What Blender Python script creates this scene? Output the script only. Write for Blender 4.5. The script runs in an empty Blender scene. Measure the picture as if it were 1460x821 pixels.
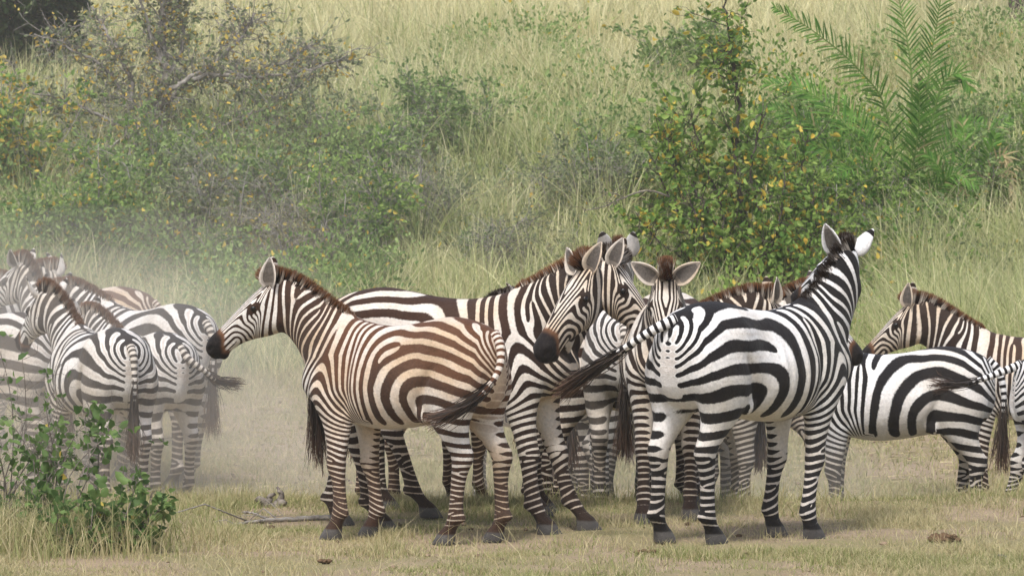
import bpy, math, random
import numpy as np
from mathutils import Vector

# ------------------------------------------------------------------ camera
SC = bpy.context.scene
COL = SC.collection
FPX, HCAM, HORY = 5610.0, 2.0, 260.0        # focal length in photo pixels, eye height, horizon row
cam_d = bpy.data.cameras.new("camera")
cam = bpy.data.objects.new("camera", cam_d)
COL.objects.link(cam)
cam.location = (0, 0, HCAM)
cam.rotation_euler = (math.radians(90), 0, 0)
cam_d.sensor_width = 36.0
cam_d.lens = FPX / 1460.0 * 36.0
cam_d.shift_y = -(410.5 - HORY) / 1460.0
cam_d.dof.use_dof = True
cam_d.dof.focus_distance = 22.3
cam_d.dof.aperture_fstop = 13.0
cam_d.clip_start = 0.5
cam_d.clip_end = 2000
SC.camera = cam

# ------------------------------------------------------------------ light
SUN_EL, SUN_AZ = 58.0, 200.0                # azimuth measured from +Y clockwise
w = bpy.data.worlds.new("World")
SC.world = w
w.use_nodes = True
nt = w.node_tree
bg = nt.nodes["Background"]
sky = nt.nodes.new("ShaderNodeTexSky")
sky.sky_type = 'NISHITA'
sky.sun_disc = False
sky.sun_elevation = math.radians(SUN_EL)
sky.sun_rotation = math.radians(SUN_AZ)
sky.air_density = 1.0
sky.dust_density = 4.0
nt.links.new(sky.outputs[0], bg.inputs[0])
bg.inputs[1].default_value = 0.13
sd = bpy.data.lights.new("sun", 'SUN')
sd.energy = 2.0
sd.angle = math.radians(12)
sd.color = (1.0, 0.985, 0.96)
sun = bpy.data.objects.new("sun", sd)
COL.objects.link(sun)
_el, _az = math.radians(SUN_EL), math.radians(SUN_AZ)
_sv = Vector((math.sin(_az) * math.cos(_el), math.cos(_az) * math.cos(_el), math.sin(_el)))
sun.rotation_euler = _sv.to_track_quat('Z', 'Y').to_euler()
SC.view_settings.view_transform = 'Standard'
SC.view_settings.look = 'None'
SC.view_settings.exposure = 0.66
SC.view_settings.gamma = 1.0
SC.view_settings.use_curve_mapping = False
SC.cycles.use_denoising = True
SC.cycles.max_bounces = 6
SC.cycles.diffuse_bounces = 3
SC.cycles.glossy_bounces = 2
SC.cycles.transparent_max_bounces = 8
SC.cycles.volume_bounces = 2

RNG = np.random.default_rng(7)
rnd = random.Random(11)


# ------------------------------------------------------------------ helpers
def tag(o, label=None, cat=None, group=None, kind=None):
    if label: o["label"] = label
    if cat: o["category"] = cat
    if group: o["group"] = group
    if kind: o["kind"] = kind
    return o


def at(px, py, d):
    """point seen at photo pixel (px,py) at distance d"""
    return np.array([(px - 730.0) / FPX * d, d, HCAM - (py - HORY) / FPX * d])


def ss(a, b, x):
    t = np.clip((np.asarray(x, float) - a) / (b - a), 0, 1)
    return t * t * (3 - 2 * t)


def mesh_from(name, V, F, mat=None, smooth=True, parent=None, attrs=None, F3=None):
    """V (n,3); F (m,4) quads; F3 (k,3) triangles"""
    me = bpy.data.meshes.new(name)
    V = np.ascontiguousarray(V, dtype=np.float32)
    me.vertices.add(len(V))
    me.vertices.foreach_set("co", V.ravel())
    nq = 0 if F is None else len(F)
    n3 = 0 if F3 is None else len(F3)
    loops = []
    if nq: loops.append(np.asarray(F, np.int32).ravel())
    if n3: loops.append(np.asarray(F3, np.int32).ravel())
    L = np.concatenate(loops).astype(np.int32)
    me.loops.add(len(L))
    me.loops.foreach_set("vertex_index", L)
    me.polygons.add(nq + n3)
    st = np.concatenate([np.arange(nq) * 4, nq * 4 + np.arange(n3) * 3]).astype(np.int32)
    me.polygons.foreach_set("loop_start", st)
    me.update(calc_edges=True)
    if smooth:
        me.polygons.foreach_set("use_smooth", np.ones(nq + n3, bool))
    if attrs:
        for k, a in attrs.items():
            a = np.asarray(a, np.float32)
            if a.ndim == 1:
                at_ = me.attributes.new(k, 'FLOAT', 'POINT')
                at_.data.foreach_set("value", a)
            else:
                at_ = me.attributes.new(k, 'FLOAT_VECTOR', 'POINT')
                at_.data.foreach_set("vector", a.ravel())
    me.update()
    if mat: me.materials.append(mat)
    o = bpy.data.objects.new(name, me)
    COL.objects.link(o)
    if parent is not None: o.parent = parent
    return o


def loft(rings):
    """rings (n,m,3) closed tube with fan caps -> V, quads, tris"""
    R = np.asarray(rings, float)
    n, m, _ = R.shape
    V = R.reshape(-1, 3)
    i, j = np.meshgrid(np.arange(n - 1), np.arange(m), indexing='ij')
    a = i * m + j
    b = i * m + (j + 1) % m
    F = np.stack([a, b, b + m, a + m], -1).reshape(-1, 4)
    c0, c1 = len(V), len(V) + 1
    V = np.vstack([V, R[0].mean(0), R[-1].mean(0)])
    jj = np.arange(m)
    T0 = np.stack([np.full(m, c0), (jj + 1) % m, jj], -1)
    o = (n - 1) * m
    T1 = np.stack([np.full(m, c1), o + jj, o + (jj + 1) % m], -1)
    return V, F, np.vstack([T0, T1])


def interp(tab, n):
    """smooth (Catmull-Rom) resampling of a table whose rows are sections"""
    T = np.asarray(tab, float)
    k = len(T)
    u = np.linspace(0, k - 1, n)
    i = np.clip(np.floor(u).astype(int), 0, k - 2)
    f = (u - i)[:, None]
    P0, P1, P2, P3 = T[np.clip(i - 1, 0, k - 1)], T[i], T[i + 1], T[np.clip(i + 2, 0, k - 1)]
    return 0.5 * ((2 * P1) + (-P0 + P2) * f + (2 * P0 - 5 * P1 + 4 * P2 - P3) * f ** 2 + (-P0 + 3 * P1 - 3 * P2 + P3) * f ** 3)


class MB:
    """collects pieces into one mesh"""
    def __init__(s): s.V, s.F, s.T, s.n, s.A = [], [], [], 0, {}
    def add(s, V, F=None, T=None, **attrs):
        s.V.append(np.asarray(V, float))
        if F is not None and len(F): s.F.append(np.asarray(F) + s.n)
        if T is not None and len(T): s.T.append(np.asarray(T) + s.n)
        for k, a in attrs.items():
            s.A.setdefault(k, []).append(np.broadcast_to(np.asarray(a, float), (len(V),) + np.shape(a)[1:] if np.ndim(a) else (len(V),)))
        s.n += len(V)
    def tube(s, P, r, m=6, **attrs):
        V, F, T = tube_geo(P, r, m)
        s.add(V, F, T, **attrs)
    def build(s, name, mat=None, parent=None, smooth=True):
        return mesh_from(name, np.vstack(s.V), np.vstack(s.F) if s.F else None, mat, smooth, parent,
                         {k: np.concatenate(a) for k, a in s.A.items()}, np.vstack(s.T) if s.T else None)


def tube_geo(P, r, m=6):
    P = np.asarray(P, float)
    r = np.broadcast_to(np.asarray(r, float), (len(P),))
    t = np.gradient(P, axis=0)
    t /= np.linalg.norm(t, axis=1)[:, None] + 1e-9
    ref = np.array([0.13, 0.31, 0.94]) if abs(t[:, 2]).mean() < 0.85 else np.array([0.94, 0.31, 0.1])
    u = np.cross(t, ref); u /= np.linalg.norm(u, axis=1)[:, None] + 1e-9
    v = np.cross(t, u)
    a = np.arange(m) / m * 2 * np.pi
    R = P[:, None] + r[:, None, None] * (np.cos(a)[None, :, None] * u[:, None] + np.sin(a)[None, :, None] * v[:, None])
    return loft(R)


# ---- node helpers
def newmat(name):
    m = bpy.data.materials.new(name)
    m.use_nodes = True
    m.node_tree.nodes.clear()
    return m, m.node_tree


def N(nt, typ, **kw):
    n = nt.nodes.new(typ)
    for k, v in kw.items(): setattr(n, k, v)
    return n


def setin(nt, n, key, val):
    s = n.inputs[key]
    if isinstance(val, bpy.types.NodeSocket): nt.links.new(val, s)
    else: s.default_value = val
    return n


def math_n(nt, op, a, b=0.0, c=None):
    n = N(nt, "ShaderNodeMath", operation=op)
    setin(nt, n, 0, a); setin(nt, n, 1, b)
    if c is not None: setin(nt, n, 2, c)
    return n.outputs[0]


def mapr(nt, v, a, b, c=0.0, d=1.0, smooth=True):
    n = N(nt, "ShaderNodeMapRange", interpolation_type='SMOOTHSTEP' if smooth else 'LINEAR')
    setin(nt, n, 0, v)
    for i, q in enumerate((a, b, c, d)): setin(nt, n, i + 1, q)
    return n.outputs[0]


def mixc(nt, f, a, b):
    n = N(nt, "ShaderNodeMix", data_type='RGBA')
    setin(nt, n, 0, f)
    for key, v in ((6, a), (7, b)):
        if isinstance(v, bpy.types.NodeSocket): nt.links.new(v, n.inputs[key])
        else: n.inputs[key].default_value = (*v[:3], 1)
    return n.outputs[2]


def noise(nt, vec, scale, detail=3.0, rough=0.5):
    n = N(nt, "ShaderNodeTexNoise")
    if vec is not None: nt.links.new(vec, n.inputs["Vector"])
    n.inputs["Scale"].default_value = scale
    n.inputs["Detail"].default_value = detail
    n.inputs["Roughness"].default_value = rough
    return n.outputs["Fac"]


def attr(nt, name, out="Fac"):
    return N(nt, "ShaderNodeAttribute", attribute_name=name).outputs[out]


def finish(nt, color, rough=0.8, bump=None, bump_s=0.3, bump_d=0.01, trans=None, spec=0.3):
    b = N(nt, "ShaderNodeBsdfPrincipled")
    setin(nt, b, "Base Color", color if isinstance(color, bpy.types.NodeSocket) else (*color[:3], 1))
    setin(nt, b, "Roughness", rough)
    b.inputs["Specular IOR Level"].default_value = spec
    if bump is not None:
        bn = N(nt, "ShaderNodeBump")
        bn.inputs["Strength"].default_value = bump_s
        bn.inputs["Distance"].default_value = bump_d
        nt.links.new(bump, bn.inputs["Height"])
        nt.links.new(bn.outputs[0], b.inputs["Normal"])
    out = N(nt, "ShaderNodeOutputMaterial")
    sh = b.outputs[0]
    if trans is not None:
        tr = N(nt, "ShaderNodeBsdfTranslucent")
        setin(nt, tr, 0, color if isinstance(color, bpy.types.NodeSocket) else (*color[:3], 1))
        mx = N(nt, "ShaderNodeMixShader")
        mx.inputs[0].default_value = trans
        nt.links.new(sh, mx.inputs[1]); nt.links.new(tr.outputs[0], mx.inputs[2])
        sh = mx.outputs[0]
    nt.links.new(sh, out.inputs[0])
    return b
# ------------------------------------------------------------------ terrain
_pr = np.random.default_rng(3)
_LAT = _pr.random((256, 256))


def vnoise(x, y):
    x = np.asarray(x, float); y = np.asarray(y, float)
    i, j = np.floor(x).astype(int), np.floor(y).astype(int)
    f, g = x - i, y - j
    f = f * f * (3 - 2 * f); g = g * g * (3 - 2 * g)
    a, b = _LAT[i % 256, j % 256], _LAT[(i + 1) % 256, j % 256]
    c, d = _LAT[i % 256, (j + 1) % 256], _LAT[(i + 1) % 256, (j + 1) % 256]
    return (a * (1 - f) + b * f) * (1 - g) + (c * (1 - f) + d * f) * g


def fbm(x, y, o=4):
    s, a, t = 0, 1.0, 0
    for k in range(o):
        s = s + a * vnoise(x * 2 ** k + 17 * k, y * 2 ** k + 31 * k); t += a; a *= .5
    return s / t


def ground_z(x, d):
    x = np.asarray(x, float); d = np.asarray(d, float)
    side = ss(-2.5, 2.0, x)
    dip = -.27 - .23 * side
    z = np.interp(d, [-100, 23.6, 24.4, 26, 28, 31, 36, 42.0, 44], [0, 0, .03, -.5, -1, -1, -.62, -.15, 0])
    z = np.where(z < 0, z * -dip, z)
    z = z + .07 * ss(2.0, 3.6, x) * np.exp(-((d - 24.6) / 1.1) ** 2)
    bx = 43.0 + 1.2 * (vnoise(x * .25 + 5, 3.3) - .5) - 1.5 * ss(3.5, 7, x)
    t = d - bx
    z = z + np.interp(t, [0, 1.5, 4, 8, 13, 20, 32, 50, 100, 300, 1200], [0, .25, 1.0, 2.1, 3.1, 4.1, 5.3, 6.9, 11, 24, 60]) + .5 * (fbm(x * .35, d * .35) - .5) * ss(0, 4, t)
    return z + .035 * (fbm(x * 1.3, d * 1.3) - .5) + .02 * (vnoise(x * 6, d * 6) - .5)


_yd = np.concatenate([np.linspace(-60, 17, 20), np.linspace(17.2, 46, 260), np.linspace(46.3, 75, 110), np.linspace(76, 140, 60), np.linspace(145, 1200, 40)])
_xd = np.concatenate([-np.geomspace(400, 9, 26), np.linspace(-8.8, 8.8, 180), np.geomspace(9, 400, 26)])
_X, _Y = np.meshgrid(_xd, _yd)
_Z = ground_z(_X, _Y)
_n, _m = _X.shape
_i, _j = np.meshgrid(np.arange(_n - 1), np.arange(_m - 1), indexing='ij')
_a = (_i * _m + _j).ravel()
GM, nt = newmat("ground_soil")
geo = N(nt, "ShaderNodeNewGeometry").outputs["Position"]
g1 = noise(nt, geo, .9, 4, .6); g2 = noise(nt, geo, 6, 4, .65); g3 = noise(nt, geo, 45, 3, .7); g4 = noise(nt, geo, .28, 2)
sp = N(nt, "ShaderNodeSeparateXYZ"); nt.links.new(geo, sp.inputs[0])
soil = mixc(nt, mapr(nt, g1, .35, .65), (.285, .222, .15), (.205, .155, .102))
soil = mixc(nt, mapr(nt, g2, .35, .7), soil, (.335, .26, .18))
soil = mixc(nt, math_n(nt, 'MULTIPLY', mapr(nt, g3, .5, .75), .5), soil, (.13, .10, .07))
thin = mixc(nt, mapr(nt, g2, .4, .6), (.27, .25, .115), (.17, .18, .065))
soil = mixc(nt, math_n(nt, 'MULTIPLY', mapr(nt, g1, .42, .62), .55), soil, thin)
far = mapr(nt, math_n(nt, 'ADD', sp.outputs[1], math_n(nt, 'MULTIPLY', g1, 2.0)), 42.5, 45)
hill = mixc(nt, mapr(nt, g1, .35, .65), (.06, .068, .026), (.15, .13, .06))  # bank ground darkened so shade between grass tussocks is painted into its colour
hill = mixc(nt, mapr(nt, sp.outputs[2], 3.2, 5.5), hill, (.40, .35, .19))
colr = mixc(nt, far, soil, hill)
finish(nt, colr, .95, math_n(nt, 'ADD', g2, math_n(nt, 'MULTIPLY', g3, .6)), .8, .03, spec=.1)
tag(mesh_from("ground", np.stack([_X, _Y, _Z], -1).reshape(-1, 3), np.stack([_a, _a + 1, _a + _m + 1, _a + _m], -1), GM), kind="structure")


# ------------------------------------------------------------------ grass
def blade_mat(name, greens, straws, rough=.65, trans=.3):
    m, nt = newmat(name)
    gn, rv, tp = attr(nt, "gn"), attr(nt, "rv"), attr(nt, "tp")
    g = mixc(nt, rv, *greens); s = mixc(nt, rv, *straws)
    c = mixc(nt, gn, s, g)
    c = mixc(nt, math_n(nt, 'MULTIPLY', mapr(nt, tp, .5, 1), .35), c, straws[1])
    finish(nt, c, rough, trans=trans, spec=.2)
    return m


def grass_mesh(name, x, d, h, lean, width, gn, mat, rg, seg=2, bend=1.0, z=None, az=None):
    n = len(x)
    z = (ground_z(x, d) if z is None else z) - .01
    B = np.stack([x, d, z], -1)
    az = rg.random(n) * 2 * np.pi if az is None else az
    le = np.abs(rg.normal(0, 1, n)) * lean
    dirh = np.stack([np.cos(az), np.sin(az), 0 * az], -1)
    wz = rg.random(n) * np.pi
    W = np.stack([np.cos(wz), np.sin(wz) * .5, 0 * az], -1) * (width * (.7 + .6 * rg.random(n)))[:, None]
    VV, tp = [], []
    for k in range(seg + 1):
        f = k / seg
        out = le * (f ** (1.0 + bend)) + le * .25 * f
        up = f * np.sqrt(np.clip(1 - (le * .55 * f) ** 2, .15, 1))
        C_ = B + dirh * (out * h)[:, None] + np.array([0, 0, 1.]) * (up * h)[:, None]
        if k < seg:
            ww = W * (1 - .55 * f)
            VV += [C_ - ww, C_ + ww]; tp += [f, f]
        else:
            VV.append(C_); tp.append(1)
    nv = 2 * seg + 1
    V = np.stack(VV, 1).reshape(-1, 3)
    b = np.arange(n)[:, None] * nv
    Q = np.concatenate([np.stack([b + 2 * k, b + 2 * k + 1, b + 2 * k + 3, b + 2 * k + 2], -1).reshape(-1, 4) for k in range(seg - 1)]) if seg > 1 else None
    T = np.stack([b + 2 * seg - 2, b + 2 * seg - 1, b + 2 * seg], -1).reshape(-1, 3)
    o = mesh_from(name, V, Q, mat, False, None, dict(gn=np.repeat(np.clip(gn, 0, 1), nv), rv=np.repeat(rg.random(n), nv), tp=np.tile(tp, n)), T)
    return tag(o, kind="stuff")


def scatter(n, d0, d1, rg, margin=2.2, power=1.0):
    d = d0 + (d1 - d0) * rg.random(n) ** power
    x = (rg.random(n) * 2 - 1) * (d * .1335 + margin)
    return x, d


rg = np.random.default_rng(21)
TURF_M = blade_mat("turf_blades", ((.13, .18, .04), (.24, .29, .085)), ((.40, .33, .17), (.56, .49, .30)))
x, d = scatter(520000, 18.8, 25.6, rg, 1.6)
dens = fbm(x * .9 + 40, d * .9, 4)
gnn = ss(.36, .60, fbm(x * .7 + 9, d * 1.1 + 2, 4) + .10 * (rg.random(len(x)) - .5))
keep = rg.random(len(x)) < (.14 + .90 * ss(.39, .56, dens)) * (1 - .8 * ss(24.4, 25.6, d)) + .7 * np.exp(-((d - 24.2) / .5) ** 2)
x, d, gnn = x[keep], d[keep], gnn[keep]
h = (.018 + .042 * rg.random(len(x)) ** 1.6) * (.7 + .9 * ss(.4, .65, fbm(x * 1.7, d * 1.7 + 77, 3)))
g = np.where(rg.random(len(x)) < .14 + .52 * gnn, .55 + .45 * rg.random(len(x)), .2 * rg.random(len(x)))
grass_mesh("short_grass", x, d, h, .85, .0023, g, TURF_M, rg, 2)
# long straws
x, d = scatter(6500, 18.8, 25.2, rg, 2.0)
pt = fbm(x * .8 + 3, d * .8 + 8, 3)
k = rg.random(len(x)) < ss(.40, .62, pt) * .9 + .05
k &= (rg.random(len(x)) < .25) | (x < -.7) | (d < 20.8) | (x > 2.2)
x, d = x[k], d[k]
grass_mesh("dry_grass_straws", x, d, .07 + .16 * rg.random(len(x)) ** 2.2, .8, .0022, .25 * rg.random(len(x)) ** 2, TURF_M, rg, 4, 1.3)
x, d = scatter(16000, 23.4, 25.6, rg, 1.8)
k = rg.random(len(x)) < ss(.38, .60, fbm(x * 1.1 + 31, d * 1.1, 3)); x, d = x[k], d[k]
grass_mesh("edge_tufts", x, d, .05 + .13 * rg.random(len(x)) ** 1.6, .7, .0024, rg.random(len(x)) ** 1.4, TURF_M, rg, 3, 1.1)
# thin cover on the bare flat
x, d = scatter(290000, 25.4, 43.5, rg, 2.2)
dens = fbm(x * .55 + 60, d * .55, 4)
k = rg.random(len(x)) < .32 + .70 * ss(.38, .56, dens) + .6 * ss(38, 42, d)
x, d = x[k], d[k]
grass_mesh("sparse_grass", x, d, (.03 + .06 * rg.random(len(x))) * (1 + 1.1 * ss(.52, .68, dens)[k]) + .10 * ss(39, 43, d) * rg.random(len(x)), .7, .0045, rg.random(len(x)) ** 1.5 * .9, TURF_M, rg, 2)
# tall grass of the bank
HILL_M = blade_mat("bank_blades", ((.09, .16, .03), (.40, .50, .14)), ((.50, .44, .21), (.96, .89, .58)), trans=.45)  # straw tones raised past real dry grass, putting sunlit brightness into the colour


def hill_grass(name, n, d0, d1, hmin, hmax, wid, power, gfun, keepf=None, lean=.5, seg=4, mat=None, margin=2.2, seed=1, tuss=45):
    rg = np.random.default_rng(seed)
    x, d = scatter(n, d0, d1, rg, margin, power)
    if keepf is not None:
        k = rg.random(n) < keepf(x, d)
        x, d = x[k], d[k]
    n2 = len(x)
    nt_ = max(1, n2 // tuss)
    own = rg.integers(0, nt_, n2)
    cx, cd = x[:nt_][own], d[:nt_][own]
    loose = rg.random(n2) < .28
    off = rg.normal(0, .085, (n2, 2)) * (.6 + .8 * rg.random(nt_))[own][:, None]
    x = np.where(loose, x, cx + off[:, 0]); d = np.where(loose, d, cd + off[:, 1])
    az = np.where(loose, rg.random(n2) * 6.283, np.arctan2(off[:, 1], off[:, 0]) + rg.normal(0, .5, n2))
    cl = np.where(loose, .35, .25 + .5 * rg.random(nt_)[own]) * .6 + .4 * fbm(x * .9 + 11, d * .9 + 5, 3)
    h = (hmin + (hmax - hmin) * rg.random(len(x))) * (.55 + .9 * ss(.3, .7, cl))
    gp = np.clip(gfun(x, d) + np.where(loose, 0, .5 * (rg.random(nt_)[own] - .5)), .03, .98)
    g = np.where(rg.random(len(x)) < gp, .5 + .5 * rg.random(len(x)), .35 * rg.random(len(x)))
    return grass_mesh(name, x, d, h, lean, wid, g, mat or HILL_M, rg, seg, 1.2, az=az)


def g_hill(x, d):
    px = 730 + x / d * FPX
    base = .82 - .74 * ss(51, 62, d + 5 * (fbm(x * .25, d * .25) - .5) + 3 * ss(800, 1200, px))
    return np.clip(base + .9 * (fbm(x * .5 + 2, d * .5, 4) - .5), .06, .97)


hill_grass("bank_grass", 150000, 42.6, 64, .35, .85, .007, 1.0, g_hill, lambda x, d: .35 + .75 * ss(.35, .6, fbm(x * .5, d * .5, 3)) + ss(50, 54, d), .60, seed=2)
hill_grass("hilltop_grass", 120000, 60, 125, .5, .95, .010, 1.25, g_hill, None, .38, seed=3)
# stand of tall green grass at the right and fringe at the left
hill_grass("tall_green_grass", 110000, 36.0, 45.5, .60, 1.20, .0055, .9, lambda x, d: .80 + .5 * (fbm(x * .8, d * .8) - .5),
           lambda x, d: ss(3.5 + .09 * (d - 40), 4.2 + .09 * (d - 40), x + .8 * (fbm(x, d) - .5)) * ss(36, 38.5, d + 2 * (fbm(x * .6, d * .6) - .5)), .5, seed=4)
hill_grass("dry_fringe_grass", 60000, 40.2, 46.5, .25, .75, .005, 1.0, lambda x, d: .30 + .8 * (fbm(x * .8 + 3, d * .8) - .4),
           lambda x, d: ss(40.0, 42.3, d + 2.4 * (fbm(x * .7, d * .7) - .5)) * (1 - .6 * ss(1.2, 2.5, x)), .55, seed=5)

# dry litter lying on the bare flat and the turf
x, d = scatter(7000, 24.5, 42, rg, 2.2)
n = len(x); a = rg.random(n) * 6.283; L = (.015 + .06 * rg.random(n) ** 2); wd = .0015 + .0012 * rg.random(n)
zz = ground_z(x, d) + .006
ux, uy = np.cos(a) * L, np.sin(a) * L
vx, vy = -np.sin(a) * wd, np.cos(a) * wd
V = np.stack([np.stack([x - ux - vx, d - uy - vy, zz], -1), np.stack([x + ux - vx, d + uy - vy, zz + .01 * rg.random(n)], -1), np.stack([x + ux + vx, d + uy + vy, zz + .012], -1), np.stack([x - ux + vx, d - uy + vy, zz + .008], -1)], 1).reshape(-1, 3)
tag(mesh_from("straw_litter", V, np.arange(n)[:, None] * 4 + np.arange(4), TURF_M, False, None, dict(gn=np.zeros(4 * n), rv=np.repeat(rg.random(n), 4), tp=np.zeros(4 * n))), kind="stuff")

# crumbs of earth and dung churned up by the hooves
x, d = scatter(2600, 20, 42, rg, 2.0)
k = (rg.random(len(x)) < .25 + .75 * ss(24.5, 26, d)); x, d = x[k], d[k]
u_ = np.linspace(.2, np.pi - .2, 4); a_ = np.linspace(0, 2 * np.pi, 6, endpoint=False)
S_ = np.stack([np.sin(u_)[:, None] * np.cos(a_), np.sin(u_)[:, None] * np.sin(a_), .6 * np.cos(u_)[:, None] + 0 * a_], -1)
_mb = MB()
for q in range(len(x)):
    r_ = .006 + .020 * rg.random() ** 3
    _mb.add(*loft(S_ * r_ * (1 + .25 * rg.normal(0, 1, S_.shape)) + np.array([x[q], d[q], float(ground_z(x[q], d[q])) + r_ * .25])))
CR_M, nt = newmat("earth_crumbs")
ge = N(nt, "ShaderNodeNewGeometry").outputs["Position"]
finish(nt, mixc(nt, mapr(nt, noise(nt, ge, 3.0, 1), .4, .6), (.10, .07, .045), (.27, .20, .14)), .95, spec=.1)
tag(_mb.build("earth_crumbs", CR_M), kind="stuff")
# ------------------------------------------------------------------ shrubs, trees, palm
def leaf_mat(name, cols, yellow, rough=.6, trans=.48):
    """cols: dark green, light green; per-leaf variation and a share of yellow leaves"""
    m, nt = newmat(name)
    rv, yl = attr(nt, "rv"), attr(nt, "yl")
    c = mixc(nt, rv, *cols)
    c = mixc(nt, yl, c, mixc(nt, rv, *yellow))
    finish(nt, c, rough, trans=trans, spec=.3)
    return m


def bark_mat(name, a, b):
    m, nt = newmat(name)
    tc = N(nt, "ShaderNodeTexCoord").outputs["Object"]
    n = noise(nt, tc, 14, 4, .65); n2 = noise(nt, tc, 60, 3)
    finish(nt, mixc(nt, mapr(nt, n, .3, .7), a, b), .9, math_n(nt, 'ADD', n, math_n(nt, 'MULTIPLY', n2, .5)), .7, .02, spec=.15)
    return m


BARK_GREY = bark_mat("bark_grey", (.17, .155, .135), (.36, .335, .30))
BARK_DARK = bark_mat("bark_dark", (.045, .038, .032), (.12, .10, .085))
BARK_DEAD = bark_mat("bark_dead", (.13, .11, .095), (.27, .24, .205))
YEL = ((.74, .46, .06), (.82, .64, .13))
LEAF = {
    'shrub': leaf_mat("leaf_shrub", ((.08, .18, .03), (.36, .50, .12)), YEL),
    'fresh': leaf_mat("leaf_fresh", ((.13, .225, .06), (.36, .47, .17)), YEL),
    'grey': leaf_mat("leaf_greygreen", ((.15, .19, .09), (.34, .39, .20)), YEL),
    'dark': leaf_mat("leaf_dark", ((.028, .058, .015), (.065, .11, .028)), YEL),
    'bush': leaf_mat("leaf_bush", ((.065, .13, .036), (.22, .33, .105)), YEL),
    'twig': leaf_mat("leaf_dry", ((.18, .17, .09), (.34, .33, .18)), YEL),
}


def bent(p0, p1, n, rg, amp):
    t = np.linspace(0, 1, n)[:, None]
    L = np.linalg.norm(p1 - p0)
    off = rg.normal(0, 1, (2, 3)) * amp * L
    return p0 * (1 - t) + p1 * t + np.sin(np.pi * t) * off[0] + np.sin(2 * np.pi * t) * off[1] * .5


def leaves_geo(P, D, size, rg, aspect=.55, droop=.3):
    """diamond-shaped, slightly folded leaves at points P pointing along D"""
    n = len(P)
    D = D + rg.normal(0, .55, (n, 3)); D[:, 2] -= droop
    D /= np.linalg.norm(D, axis=1)[:, None] + 1e-9
    R = np.cross(D, rg.normal(0, 1, (n, 3))); R /= np.linalg.norm(R, axis=1)[:, None] + 1e-9
    Nn = np.cross(D, R)
    s = (size * (.6 + .75 * rg.random(n)))[:, None]
    f = .16 * s
    pts = [P, P + D * s * .30 + R * s * aspect * .48 + Nn * f, P + D * s * .70 + R * s * aspect * .40 + Nn * f * .9, P + D * s - Nn * f * .3,
           P + D * s * .70 - R * s * aspect * .40 + Nn * f * .9, P + D * s * .30 - R * s * aspect * .48 + Nn * f]
    V = np.stack(pts, 1).reshape(-1, 3)
    b = np.arange(n)[:, None] * 6
    return V, np.concatenate([b + np.array([0, 1, 2, 3]), b + np.array([0, 3, 4, 5])])


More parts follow.
